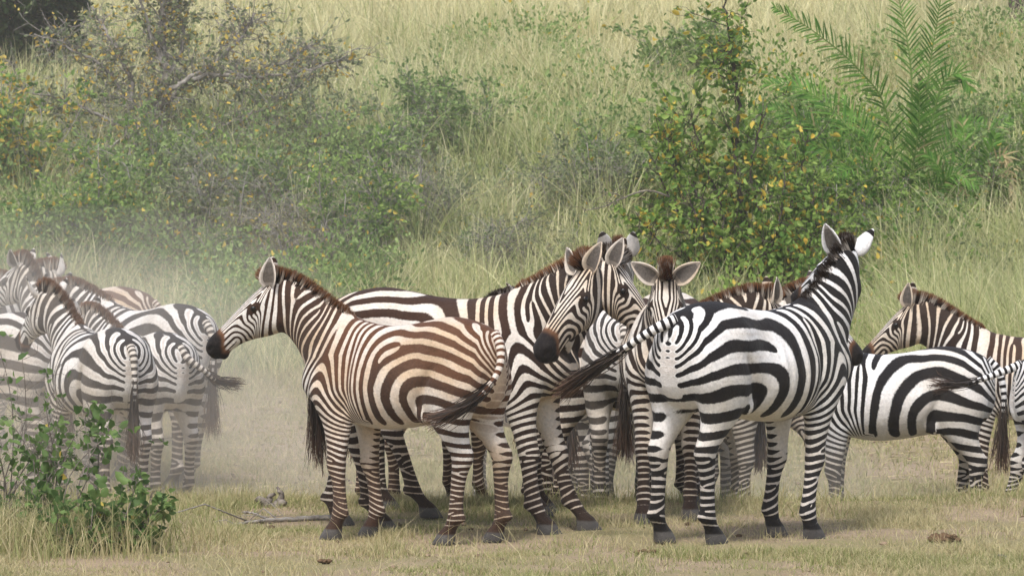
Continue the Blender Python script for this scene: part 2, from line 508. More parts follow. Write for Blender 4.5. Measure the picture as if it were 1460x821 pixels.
def shrub(name, label, cat, px, py, d, wpx, hpx, leaf='shrub', yellow=.05, n_stem=9, twigs=9, leaves=14, leaf_size=.07, seed=0, bark=None,
          depth=None, stem_r=.018, base_spread=.15, twig_len=.35, hollow=.15, group=None, spread_pow=.6, aspect=.55, subs=3, low=.12):
    """shrub whose base stands on the ground at distance d below photo pixel column px"""
    rg = np.random.default_rng(seed + 500)
    s = d / FPX
    X = (px - 730) * s
    W, H = wpx * s / 2, hpx * s
    Dp = depth or W * .9
    z0 = float(ground_z(X, d))
    o = bpy.data.objects.new(name, None); COL.objects.link(o)
    o.location = (X, d, z0)
    tag(o, label, cat, group)
    st = MB(); LP, LD = [], []
    for k in range(n_stem):
        az = rg.random() * 2 * np.pi; el = rg.random() ** spread_pow
        rr = np.sqrt(rg.random()) * .98
        top = np.array([math.cos(az) * W * rr * 1.0, math.sin(az) * Dp * rr, H * (low + (1 - low) * el) * math.sqrt(max(.12, 1 - (rr * .85) ** 2 * .8))])
        b0 = np.array([math.cos(az) * W * base_spread * rg.random(), math.sin(az) * Dp * base_spread * rg.random(), -.05])
        P = bent(b0, top, 9, rg, .10)
        st.tube(P, np.linspace(stem_r, stem_r * .3, 9), 5)
        for q in range(twigs):
            t = hollow + (1 - hollow) * rg.random() ** .8
            i = t * 8; i0 = min(int(i), 7)
            p = P[i0] * (1 - (i - i0)) + P[i0 + 1] * (i - i0)
            dr = rg.normal(0, 1, 3) * np.array([1, 1, .75]); dr[2] += .25
            dr += (P[i0 + 1] - P[i0]) / (np.linalg.norm(P[i0 + 1] - P[i0]) + 1e-6) * .6
            dr /= np.linalg.norm(dr)
            L = twig_len * (.5 + .9 * rg.random()) * min(1.2, H)
            p1 = p + dr * L
            if p1[2] < .03: p1[2] = .03 + .1 * rg.random()
            TP = bent(p, p1, 5, rg, .13)
            st.tube(TP, np.linspace(stem_r * .32, stem_r * .12, 5), 3)
            for w_ in range(subs):
                t2 = .25 + .7 * rg.random(); i2 = min(int(t2 * 4), 3)
                q0 = TP[i2]; dr2 = dr + rg.normal(0, .75, 3); dr2 /= np.linalg.norm(dr2)
                Q = bent(q0, q0 + dr2 * L * .55, 4, rg, .12)
                st.tube(Q, np.linspace(stem_r * .2, stem_r * .08, 4), 3)
                nl = rg.poisson(leaves / (subs + 1))
                f = rg.random(nl)[:, None]
                LP.append(Q[0] * (1 - f) + Q[-1] * f + rg.normal(0, .02, (nl, 3))); LD.append(np.repeat(dr2[None], nl, 0))
            nl = rg.poisson(leaves / (subs + 1))
            f = rg.random(nl)[:, None]
            LP.append(TP[0] * (1 - f) + TP[-1] * f + rg.normal(0, .025, (nl, 3))); LD.append(np.repeat(dr[None], nl, 0))
    st.build("stem", bark or BARK_GREY, o)
    if leaves:
        P, D = np.vstack(LP), np.vstack(LD)
        if len(P):
            V, F = leaves_geo(P, D, leaf_size, rg, aspect)
            n = len(P)
            mesh_from("foliage", V, F, LEAF[leaf], False, o, dict(rv=np.repeat(rg.random(n), 6), yl=np.repeat((rg.random(n) < yellow) * (.7 + .3 * rg.random(n)), 6)))
    return o


def d_at(px, py, lo=30.0, hi=80.0):
    """distance at which the ground shows at photo pixel (px, py)"""
    for _ in range(40):
        m = (lo + hi) / 2
        y = HORY + (HCAM - float(ground_z((px - 730) / FPX * m, m))) * FPX / m
        if y > py: lo = m
        else: hi = m
    return (lo + hi) / 2


def tree_from_branches(name, label, base_px, d, paths, leaf, yellow, leaf_size, seed, twig_n, leaves, bark, twig_len=.35, cat="tree"):
    """paths: list of (list of (px,py,dd) points, r0, r1); limbs drawn at their own depth dd behind/before d"""
    rg = np.random.default_rng(seed)
    X = (base_px - 730) / FPX * d
    z0 = float(ground_z(X, d))
    o = bpy.data.objects.new(name, None); COL.objects.link(o); o.location = (X, d, z0)
    tag(o, label, cat)
    st = MB(); tw = MB(); LP, LD = [], []
    org = np.array([X, d, z0])
    for pts, r0, r1 in paths:
        C = np.array([at(a, b, d + c) for a, b, c in pts]) - org
        P = interp(C, 6 * len(C))
        P += rg.normal(0, .012, P.shape)
        st.tube(P, np.linspace(r0, r1, len(P)), 7)
        Lt = np.linalg.norm(np.diff(P, axis=0), axis=1).sum()
        for q in range(int(twig_n * Lt)):
            i0 = int((.12 + .88 * rg.random()) * (len(P) - 2))
            tgv = P[i0 + 1] - P[i0]; tgv /= np.linalg.norm(tgv) + 1e-9
            dr = tgv * .7 + rg.normal(0, .8, 3); dr /= np.linalg.norm(dr)
            L = twig_len * (.4 + 1.0 * rg.random())
            TP = bent(P[i0], P[i0] + dr * L, 6, rg, .12)
            tw.tube(TP, np.linspace(max(.006, r1 * .5), .003, 6), 4)
            for w_ in range(4):
                i2 = 1 + int(rg.random() * 4)
                dr2 = dr + rg.normal(0, .8, 3); dr2 /= np.linalg.norm(dr2)
                Q = bent(TP[i2], TP[i2] + dr2 * L * .6, 4, rg, .12)
                tw.tube(Q, np.linspace(.0045, .002, 4), 3)
                nl = rg.poisson(leaves / 4)
                f = rg.random(nl)[:, None]
                LP.append(Q[0] * (1 - f) + Q[-1] * f + rg.normal(0, .02, (nl, 3))); LD.append(np.repeat(dr2[None], nl, 0))
    st.build("trunk", bark, o)
    tw.build("twigs", bark, o)
    P, D = np.vstack(LP), np.vstack(LD)
    V, F = leaves_geo(P, D, leaf_size, rg)
    n = len(P)
    mesh_from("crown", V, F, LEAF[leaf], False, o, dict(rv=np.repeat(rg.random(n), 6), yl=np.repeat((rg.random(n) < yellow) * (.7 + .3 * rg.random(n)), 6)))
    return o


# --- the big grey-stemmed tree on the left bank
tree_from_branches("tree", "grey many-stemmed tree with sparse yellowing leaves and bare right limbs", 205, 51.4, [
    ([(205, 225, 0), (228, 170, 0), (236, 110, .1), (230, 40, .2), (240, -40, .3)], .065, .03),
    ([(215, 222, -.2), (222, 165, -.2), (250, 125, -.2), (300, 95, -.1), (345, 52, .1), (362, 20, .2)], .05, .015),
    ([(205, 220, .1), (190, 165, .2), (185, 110, .3), (160, 60, .5), (130, 10, .6)], .05, .015),
    ([(200, 222, -.1), (178, 185, -.3), (130, 160, -.4), (80, 140, -.5), (30, 130, -.5)], .04, .01),
    ([(225, 165, 0), (265, 120, 0), (330, 105, .1), (400, 92, .2), (440, 65, .3)], .04, .01),
    ([(250, 125, 0), (300, 108, -.3), (370, 110, -.5), (440, 100, -.6), (500, 78, -.7)], .035, .008),
    ([(300, 190, 0), (340, 170, -.5), (390, 150, -.6), (450, 105, -.6)], .025, .007),
    ([(232, 120, .1), (262, 60, .2), (255, 10, .3), (270, -50, .4)], .035, .012),
    ([(190, 150, .2), (150, 100, .1), (100, 70, -.1), (50, 50, -.2)], .03, .008),
    ([(236, 100, .1), (215, 50, .1), (200, 0, 0), (190, -60, 0)], .03, .012),
    ([(210, 215, -.3), (200, 180, -.6), (150, 215, -.9), (95, 240, -1.0)], .025, .007),
], 'grey', .22, .066, 5, 28, 10, BARK_GREY, .45)
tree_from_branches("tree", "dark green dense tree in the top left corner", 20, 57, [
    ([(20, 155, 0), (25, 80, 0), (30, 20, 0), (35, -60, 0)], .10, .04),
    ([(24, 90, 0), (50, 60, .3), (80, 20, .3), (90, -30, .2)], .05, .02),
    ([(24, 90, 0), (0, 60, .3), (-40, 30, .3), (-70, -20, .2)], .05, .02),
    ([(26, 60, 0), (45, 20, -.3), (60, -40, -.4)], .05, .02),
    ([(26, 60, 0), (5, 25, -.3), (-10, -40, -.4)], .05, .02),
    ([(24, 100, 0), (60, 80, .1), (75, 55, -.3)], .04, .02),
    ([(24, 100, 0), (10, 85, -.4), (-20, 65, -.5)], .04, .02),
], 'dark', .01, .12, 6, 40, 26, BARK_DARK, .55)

# --- the leafy shrub with yellowing leaves, right of centre
tree_from_branches("tree", "bushy young tree full of yellowing green leaves right of centre", 1060, 45.3, [
    ([(1060, 440, 0), (1068, 340, 0), (1050, 250, 0), (1052, 150, 0), (1040, 50, .1), (1030, -10, .1)], .036, .010),
    ([(1062, 410, 0), (1085, 320, -.2), (1070, 230, -.3), (1095, 150, -.3)], .026, .007),
    ([(1058, 420, 0), (1010, 350, .1), (960, 290, .2), (925, 215, .2)], .022, .006),
    ([(1058, 420, 0), (1000, 380, -.3), (945, 350, -.4), (905, 300, -.4)], .02, .006),
    ([(1060, 400, .1), (1030, 300, .3), (1000, 220, .3), (985, 150, .2)], .022, .006),
    ([(1062, 400, .1), (1110, 330, .3), (1140, 260, .4), (1150, 190, .4)], .022, .006),
    ([(1062, 425, 0), (1120, 390, -.3), (1155, 350, -.4), (1165, 300, -.4)], .02, .006),
    ([(1060, 430, 0), (1040, 380, -.5), (1000, 330, -.6), (980, 270, -.6)], .018, .006),
    ([(1060, 430, 0), (1085, 380, -.5), (1110, 320, -.6), (1120, 240, -.5)], .018, .006),
    ([(1062, 430, 0), (990, 410, .0), (930, 400, .1), (900, 380, .1)], .018, .006),
    ([(1062, 430, 0), (1010, 300, -.3), (960, 230, -.3), (940, 180, -.2)], .018, .006),
    ([(1062, 430, 0), (1140, 410, .0), (1170, 380, .1), (1190, 330, .1)], .018, .006),
], 'shrub', .13, .086, 9, 15, 18, BARK_DARK, .40)

# --- shrubs of the bank: (label, px, d, width px, height px, leaf kind, yellow, stems, twigs, leaves, size, seed, bark)
for a in [
    ("pale green soft shrub at the left edge above the zebras", 55, 405, 190, 95, 'fresh', .02, 16, 10, 22, .055, 1),
    ("green shrub under the grey many-stemmed tree", 120, 392, 170, 165, 'shrub', .10, 13, 10, 18, .07, 2),
    ("grey-green shrub with tall thin stalks right of the tree foot", 250, 385, 130, 150, 'grey', .05, 13, 9, 15, .06, 3),
    ("leafless grey thorn bush below the bare limbs of the tree", 330, 400, 260, 150, 'twig', .15, 12, 10, 3, .06, 4),
    ("low green shrub behind the brown-maned head of the front left zebra", 320, 412, 130, 75, 'fresh', .03, 12, 9, 20, .055, 5),
    ("bare purple-grey twiggy bush at the foot of the bank", 430, 420, 190, 120, 'twig', .10, 10, 9, 3, .06, 6),
    ("dark green bush left of the grassy slope", 480, 395, 130, 190, 'shrub', .03, 13, 10, 20, .06, 7),
    ("bright green small bush low in front of the bank", 522, 430, 110, 75, 'fresh', .01, 12, 9, 24, .05, 8),
    ("feathery green bush halfway up the grassy slope", 635, 235, 130, 110, 'fresh', .0, 14, 9, 18, .065, 9),
    ("dark twiggy hollow bush at the slope foot above the middle zebras", 590, 350, 150, 120, 'grey', .01, 15, 10, 7, .05, 10),
    ("green bush on the hillside behind the yellowing tree top", 975, 150, 130, 110, 'fresh', .02, 14, 10, 26, .075, 11),
    ("loose green bush between the slope and the yellowing tree", 830, 330, 150, 110, 'grey', .02, 12, 9, 12, .055, 12),
    ("thin dry brown bush above the head of the middle zebra", 740, 405, 170, 90, 'grey', .02, 14, 9, 7, .045, 13),
    ("low dark shrub right of the palm on the slope", 1405, 235, 150, 80, 'fresh', .01, 13, 9, 20, .07, 14),
    ("green bush behind the palm fronds", 1130, 300, 170, 140, 'fresh', .02, 14, 10, 22, .07, 15),
    ("grey-green bush at the right end of the bare limbs", 430, 262, 170, 130, 'grey', .06, 14, 9, 14, .065, 16),
    ("yellow-specked shrub at the left edge beside the tree", 25, 290, 170, 170, 'shrub', .25, 13, 9, 14, .08, 17),
    ("small feathery green shrub left of the middle zebra ears", 680, 400, 70, 60, 'fresh', .0, 9, 8, 18, .045, 18),
    ("round fresh green bush right under the foot of the left tree", 200, 330, 150, 130, 'fresh', .05, 14, 10, 22, .06, 20),
    ("soft green bush between the bare limbs and the grassy slope", 545, 280, 120, 110, 'fresh', .01, 13, 9, 20, .06, 21),
    ("wide green shrub on the slope left of the yellowing tree", 880, 312, 140, 120, 'fresh', .03, 13, 9, 20, .06, 22),
    ("solid green shrub filling the gap between the yellowing tree and the palm", 1215, 355, 170, 130, 'shrub', .03, 16, 11, 24, .065, 27),
    ("broad green shrub below the palm behind the raised zebra ears", 1330, 385, 170, 100, 'shrub', .02, 16, 11, 24, .065, 28),
    ("dense green bush directly right of the yellowing tree", 1175, 425, 150, 150, 'shrub', .06, 15, 10, 20, .065, 23),
    ("green bush at the foot of the large palm", 1290, 405, 170, 110, 'fresh', .02, 14, 10, 22, .06, 24),
    ("bushy green shrub at the right edge above the tall grass", 1450, 330, 150, 130, 'fresh', .02, 14, 10, 22, .065, 25),
    ("pale green bush behind the ears of the front left zebra", 395, 340, 120, 120, 'fresh', .04, 13, 9, 18, .06, 26),
    ("dark leafy shrub between the tree foot and the thorn bush", 300, 300, 150, 110, 'shrub', .06, 12, 10, 20, .07, 19),
]:
    lab, px, dd, wp, hp, lf, yl, ns, tw_, lv, sz, sdd = a
    shrub("shrub", lab, "shrub", px, 0, d_at(px, dd), wp * 1.15, hp * 1.2, lf, yl, int(ns * 1.4), tw_, lv * 1.25, sz, sdd, stem_r=.014, twig_len=.34 if lv > 3 else .5, subs=4, group="shrubs of the bank")

# --- leafy undergrowth that reads as one mass between the shrubs
def undergrowth(name, n, d0, d1, maskf, hmax, leaf, size, seed, nl=34, yellow=.02, rad=.30):
    rg = np.random.default_rng(seed)
    x, d = scatter(n, d0, d1, rg, 2.2)
    px = 730 + x / d * FPX
    k = rg.random(n) < maskf(px, d, x)
    x, d = x[k], d[k]
    m = len(x)
    lump = fbm(x * .7 + seed, d * .7, 3)
    hh = hmax * (.25 + 1.5 * ss(.35, .7, lump)) * (.6 + .5 * rg.random(m))
    tone = fbm(x * .9 + 3 * seed, d * .9 + 7, 3)
    up = rg.random((m, nl)) ** .7
    off = rg.normal(0, rad, (m, nl, 2)) * (1.1 - .55 * up)[..., None]
    P = np.stack([x[:, None] + off[..., 0], d[:, None] + off[..., 1], ground_z(x, d)[:, None] + hh[:, None] * up], -1)
    D = np.concatenate([off / (rad + .05), (.4 + up)[..., None]], -1)
    V, F = leaves_geo(P.reshape(-1, 3), D.reshape(-1, 3), size, rg)
    q = m * nl
    rv = np.clip(np.repeat(ss(.25, .75, tone), nl) * .7 + .4 * (rg.random(q) - .2), 0, 1)
    return tag(mesh_from(name, V, F, LEAF[leaf], False, None, dict(rv=np.repeat(rv, 6), yl=np.repeat((rg.random(q) < yellow) * .8, 6))), kind="stuff")


undergrowth("undergrowth", 5200, 42.8, 53, lambda px, d, x: (ss(620, 420, px + 120 * (fbm(x * .5, d * .5) - .5)) * ss(53, 48, d)) * ss(.40, .55, fbm(x * .6 + 30, d * .6, 3)), .75, 'fresh', .062, 3, yellow=.03)
undergrowth("undergrowth", 4200, 43.0, 52, lambda px, d, x: ss(.44, .58, fbm(x * .6 + 70, d * .6 + 9, 3)) * ss(420, 560, px) * ss(52, 47, d) * .9, .55, 'grey', .055, 4)
undergrowth("undergrowth", 5200, 41.5, 54, lambda px, d, x: ss(1010, 1110, px) * ss(54, 50, d) * ss(.33, .5, fbm(x * .6 + 12, d * .6 + 3, 3)) * ss(41.5, 43.5, d + ss(1180, 1260, px) * -1.5), .95, 'shrub', .065, 5, yellow=.02)
undergrowth("undergrowth", 2600, 50, 62, lambda px, d, x: ss(.50, .60, fbm(x * .35 + 50, d * .35 + 1, 3)), .55, 'fresh', .07, 6)

# --- wild date palm
PALM_M, nt = newmat("palm_leaflet")
rv = attr(nt, "rv")
c = mixc(nt, rv, (.05, .145, .02), (.17, .33, .06))
c = mixc(nt, attr(nt, "dry"), c, (.42, .33, .18))
finish(nt, c, .55, trans=.3, spec=.15)


def frond_geo(P, L0, rg, droop=.25, nl=46, wid=.016, dry=0.0, start=.12):
    """P rachis points; leaflets in two rows"""
    mb = MB()
    R = interp(P, 60)
    mb.tube(R, np.linspace(.017, .004, 60), 5, rv=.6, dry=min(1, dry + .15))
    T = np.gradient(R, axis=0); T /= np.linalg.norm(T, axis=1)[:, None]
    flat = np.array([.12, -.9, .42])
    for k in range(nl):
        f = start + (1 - start) * (k + .5 * rg.random()) / nl
        i = min(int(f * 59), 58)
        t = T[i]
        sd_ = np.cross(t, flat); sd_ /= np.linalg.norm(sd_)
        up = np.cross(sd_, t)
        L = L0 * (math.sin(math.pi * (.15 + .83 * f)) ** .6) * (.8 + .3 * rg.random())
        for sg in (1, -1):
            dr = t * (.75 + .2 * f) + sg * sd_ * .75 + up * (.25 + .2 * rg.normal()) + rg.normal(0, .07, 3)
            dr /= np.linalg.norm(dr)
            q = np.linspace(0, 1, 4)[:, None]
            C_ = R[i] + dr * L * q + np.array([0, 0, -1.]) * droop * L * q ** 2
            wv = np.cross(dr, up + rg.normal(0, .3, 3)); wv /= np.linalg.norm(wv)
            ww = wv * wid * np.array([.6, 1, .75, 0.08])[:, None]
            V = np.empty((8, 3)); V[0::2] = C_ - ww; V[1::2] = C_ + ww
            mb.add(V, [[0, 1, 3, 2], [2, 3, 5, 4], [4, 5, 7, 6]], None, rv=rg.random(), dry=dry if rg.random() > .06 else .8)
    return mb


rg = np.random.default_rng(77)
PD = 47.9
pX = (1285 - 730) / FPX * PD; pz = float(ground_z(pX, PD))
palm = bpy.data.objects.new("palm", None); COL.objects.link(palm); palm.location = (pX, PD, pz)
tag(palm, "wild date palm with arching feather fronds on the right bank", "palm")
porg = np.array([pX, PD, pz])
st = MB(); st.tube(np.array([[0, 0, -.1], [0, .02, .25], [.02, .03, .55]]), [.16, .14, .09], 10, rv=.2, dry=.9); st.build("stem", BARK_DARK, palm)
for fr in [
    ([(1285, 330, 0), (1265, 165, -.1), (1225, 100, -.3), (1160, 45, -.5), (1102, 10, -.7)], .40, 60, 0),
    ([(1290, 330, 0), (1300, 200, 0), (1298, 90, 0), (1282, 0, .1), (1268, -70, .2)], .38, 56, 0),
    ([(1295, 330, 0), (1315, 200, .1), (1325, 100, .2), (1338, 20, .2), (1350, -60, .2)], .42, 56, 0),
    ([(1280, 330, .2), (1240, 230, .3), (1190, 160, .5), (1140, 125, .7), (1090, 120, .9)], .40, 50, 0),
    ([(1280, 335, -.2), (1230, 260, -.5), (1180, 215, -.8), (1120, 200, -1.0)], .38, 46, 0),
    ([(1295, 330, -.1), (1320, 220, -.2), (1340, 130, -.3), (1365, 105, -.4), (1385, 130, -.5)], .34, 46, 0),
    ([(1290, 330, .1), (1340, 260, .3), (1390, 200, .5), (1440, 170, .6)], .34, 44, 0),
    ([(1285, 330, -.3), (1250, 290, -.6), (1205, 270, -.9), (1150, 280, -1.2)], .36, 44, 0),
    ([(1290, 335, -.3), (1300, 250, -.6), (1310, 180, -.8), (1310, 120, -.9)], .36, 46, 0),
    ([(1288, 335, .4), (1260, 260, .6), (1235, 190, .8), (1200, 140, 1.0)], .38, 46, 0),
    ([(1290, 335, -.2), (1350, 290, -.5), (1400, 260, -.6), (1430, 250, -.7), (1440, 300, -.7)], .30, 36, .85),
    ([(1284, 335, -.1), (1240, 270, -.3), (1200, 260, -.4), (1180, 300, -.5)], .26, 30, .7),
    ([(1284, 335, .3), (1220, 240, .5), (1160, 180, .7), (1095, 150, .9)], .42, 46, 0),
    ([(1292, 335, .3), (1330, 250, .5), (1365, 190, .7), (1400, 175, .9)], .36, 40, 0),
    ([(1286, 335, -.4), (1255, 270, -.8), (1225, 240, -1.1), (1190, 250, -1.4)], .34, 40, 0),
    ([(1294, 335, -.3), (1330, 280, -.7), (1360, 250, -1.0), (1395, 265, -1.2)], .32, 38, 0),
]:
    pts, L0, nl, dry = fr
    P = np.array([at(a, b, PD + c_) for a, b, c_ in pts]) - porg
    frond_geo(P, L0, rg, .18, int(nl * .9), .011, dry).build("frond", PALM_M, palm, smooth=False)
# small fan of young palm leaves right of the palm
PD2 = 47.3
pX = (1385 - 730) / FPX * PD2; pz = float(ground_z(pX, PD2))
yp = bpy.data.objects.new("palm", None); COL.objects.link(yp); yp.location = (pX, PD2, pz)
tag(yp, "small young palm with a drooping dry frond near the right edge", "palm")
porg = np.array([pX, PD2, pz])
for pts, L0, nl, dry in [
    ([(1385, 330, 0), (1380, 260, 0), (1375, 200, .1), (1372, 170, .2)], .26, 26, 0),
    ([(1385, 330, 0), (1400, 260, -.1), (1412, 215, -.2), (1420, 190, -.2)], .26, 26, 0),
    ([(1385, 330, 0), (1360, 280, -.2), (1340, 240, -.3), (1315, 215, -.3)], .24, 26, 0),
    ([(1385, 330, 0), (1415, 290, .1), (1440, 265, .2), (1470, 255, .2)], .24, 26, 0),
    ([(1385, 330, 0), (1410, 250, -.2), (1432, 222, -.3), (1445, 265, -.4), (1440, 300, -.4)], .22, 24, .95),
]:
    P = np.array([at(a, b, PD2 + c_) for a, b, c_ in pts]) - porg
    frond_geo(P, L0, rg, .2, nl, .012, dry, .05).build("frond", PALM_M, yp, smooth=False)


def dead_limb(name, label, cat, d, paths, r0, bark, seed=1, sub=8):
    rg = np.random.default_rng(seed)
    P0 = at(*paths[0][0][:2], d + paths[0][0][2])
    mb = MB()
    for k, pts in enumerate(paths):
        C = np.array([at(a, b, d + c_) for a, b, c_ in pts]) - P0
        P = interp(C, 8 * len(C)); P += rg.normal(0, r0 * .12, P.shape)
        r = r0 * (1 if k == 0 else .5)
        mb.tube(P, np.linspace(r, r * .35, len(P)), 7)
        for q in range(sub):
            i = int(rg.random() * (len(P) - 2)) + 1
            dr = P[i] - P[i - 1]; dr /= np.linalg.norm(dr); dr = dr + rg.normal(0, .6, 3)
            mb.tube(bent(P[i], P[i] + dr * (.12 + .3 * rg.random()), 5, rg, .12), np.linspace(r * .3, r * .08, 5), 4)
    o = mb.build(name, bark)
    o.location = P0
    return tag(o, label, cat)


dead_limb("dead_branch", "bare grey branch leaning out left of the yellowing tree", "branch", 45.2, [[(965, 285, 0), (925, 272, 0), (890, 282, -.1), (860, 295, -.2), (832, 300, -.3)], [(890, 282, -.1), (870, 275, -.2), (850, 285, -.2)]], .014, BARK_DEAD, 2, 5)
dead_limb("dead_branch", "long grey dead branch lying below the palm", "branch", 48.9, [[(1330, 275, 0), (1270, 285, -.1), (1210, 295, -.2), (1165, 292, -.3)], [(1270, 285, -.1), (1230, 262, -.2), (1195, 258, -.2)], [(1210, 295, -.2), (1170, 330, -.3)]], .02, BARK_DEAD, 3, 9)
dead_limb("dead_branch", "pale broken branch in the thicket under the left tree", "branch", 50.4, [[(170, 224, .9), (200, 235, .7), (222, 245, .4), (270, 280, -.3)]], .022, BARK_DEAD, 4, 5)
# far trunk at the top right corner
TD = d_at(1450, 78); tX = (1450 - 730) / FPX * TD; tz = float(ground_z(tX, TD))
mb = MB(); P = interp([(0, 0, -.3), (.03, 0, .5), (-.05, 0, 1.6), (.1, 0, 3.0), (.3, .1, 5.0)], 40); P += rg.normal(0, .008, P.shape)
tr = bpy.data.objects.new("tree", None); COL.objects.link(tr); tr.location = (tX, TD, tz)
tag(tr, "far dark tree trunk standing in dry grass at the top right corner", "tree")
mb.tube(P, np.interp(np.linspace(0, 1, 40), [0, .1, 1], [.20, .15, .11]), 14); mb.build("trunk", BARK_DARK, tr)
mb = MB()
LP, LD = [], []
for k in range(9):
    a_ = k / 9 * 6.283
    Q = bent(P[-1] * (.75 + .25 * rg.random()), np.array([.3 + 2.2 * math.cos(a_), 2.2 * math.sin(a_), 6.2 + rg.random() * 1.8]), 8, rg, .1)
    mb.tube(Q, np.linspace(.09, .02, 8), 6)
    n = 500
    c_ = Q[4 + rg.integers(0, 4, n)] + rg.normal(0, .55, (n, 3)) * np.array([1, 1, .45])
    LP.append(c_); LD.append(rg.normal(0, 1, (n, 3)))
mb.build("limb", BARK_DARK, tr)
P_ = np.vstack(LP); V, F = leaves_geo(P_, np.vstack(LD), .22, rg)
mesh_from("crown", V, F, LEAF['dark'], False, tr, dict(rv=np.repeat(rg.random(len(P_)), 6), yl=np.zeros(len(V))))

# --- foreground bush at the left with broad leaves and its dry grass
shrub("bush", "leafy green bush with bare stalks in the front left corner", "bush", 85, 0, 21.6, 265, 225, 'bush', .015, 17, 8, 3.6, .055, 40, BARK_DEAD, .35, .006, .5, .20, .25, aspect=.75, subs=2)
shrub("bush", "low twig bush with few leaves at the foot of the front left bush", "bush", 150, 0, 21.3, 230, 120, 'bush', .015, 16, 7, 6, .055, 41, BARK_DEAD, .3, .006, .5, .16, .25, aspect=.75, subs=2)
shrub("bush", "thin bare-stalked bush against the left frame edge", "bush", 20, 0, 22.0, 130, 300, 'bush', .02, 12, 6, 2, .05, 42, BARK_DEAD, .25, .006, .5, .22, .25, aspect=.7, subs=2)
rg = np.random.default_rng(5)
n = 7000
bx = (60 - 730) / FPX * 21.6 + rg.normal(0, .36, n) - .1; bd = 21.5 + rg.normal(0, .35, n)
grass_mesh("bush_grass", bx, bd, .08 + .26 * rg.random(n) ** 1.4, .6, .0028, np.where(rg.random(n) < .5, .7, .1), TURF_M, rg, 4, 1.2)
# ------------------------------------------------------------------ zebra: one canonical animal, posed per individual
TH = np.linspace(0, 2 * np.pi, 40, endpoint=False)


def _ell(cx, cy, cz, rx, ry, n=24, m=40):
    ph = np.linspace(0.08, np.pi - 0.08, n)
    return loft(np.stack([cx + rx * np.sin(ph)[:, None] * np.cos(TH)[None], cy + ry * np.sin(ph)[:, None] * np.sin(TH)[None],
                          cz + 0 * TH[None] + rx * np.cos(ph)[:, None]], -1))


HO = np.array([0.905, 0.0, 1.665])                 # poll
HA = np.array([0.707, 0.0, -0.707])                # towards the nose
HB = np.array([-0.707, 0.0, -0.707])               # towards the jaw
NAX = np.array([0.64, 0, 0.77])                    # neck axis
NB = np.array([0.40, 0, 1.02])                     # neck base
NLEN = 0.70


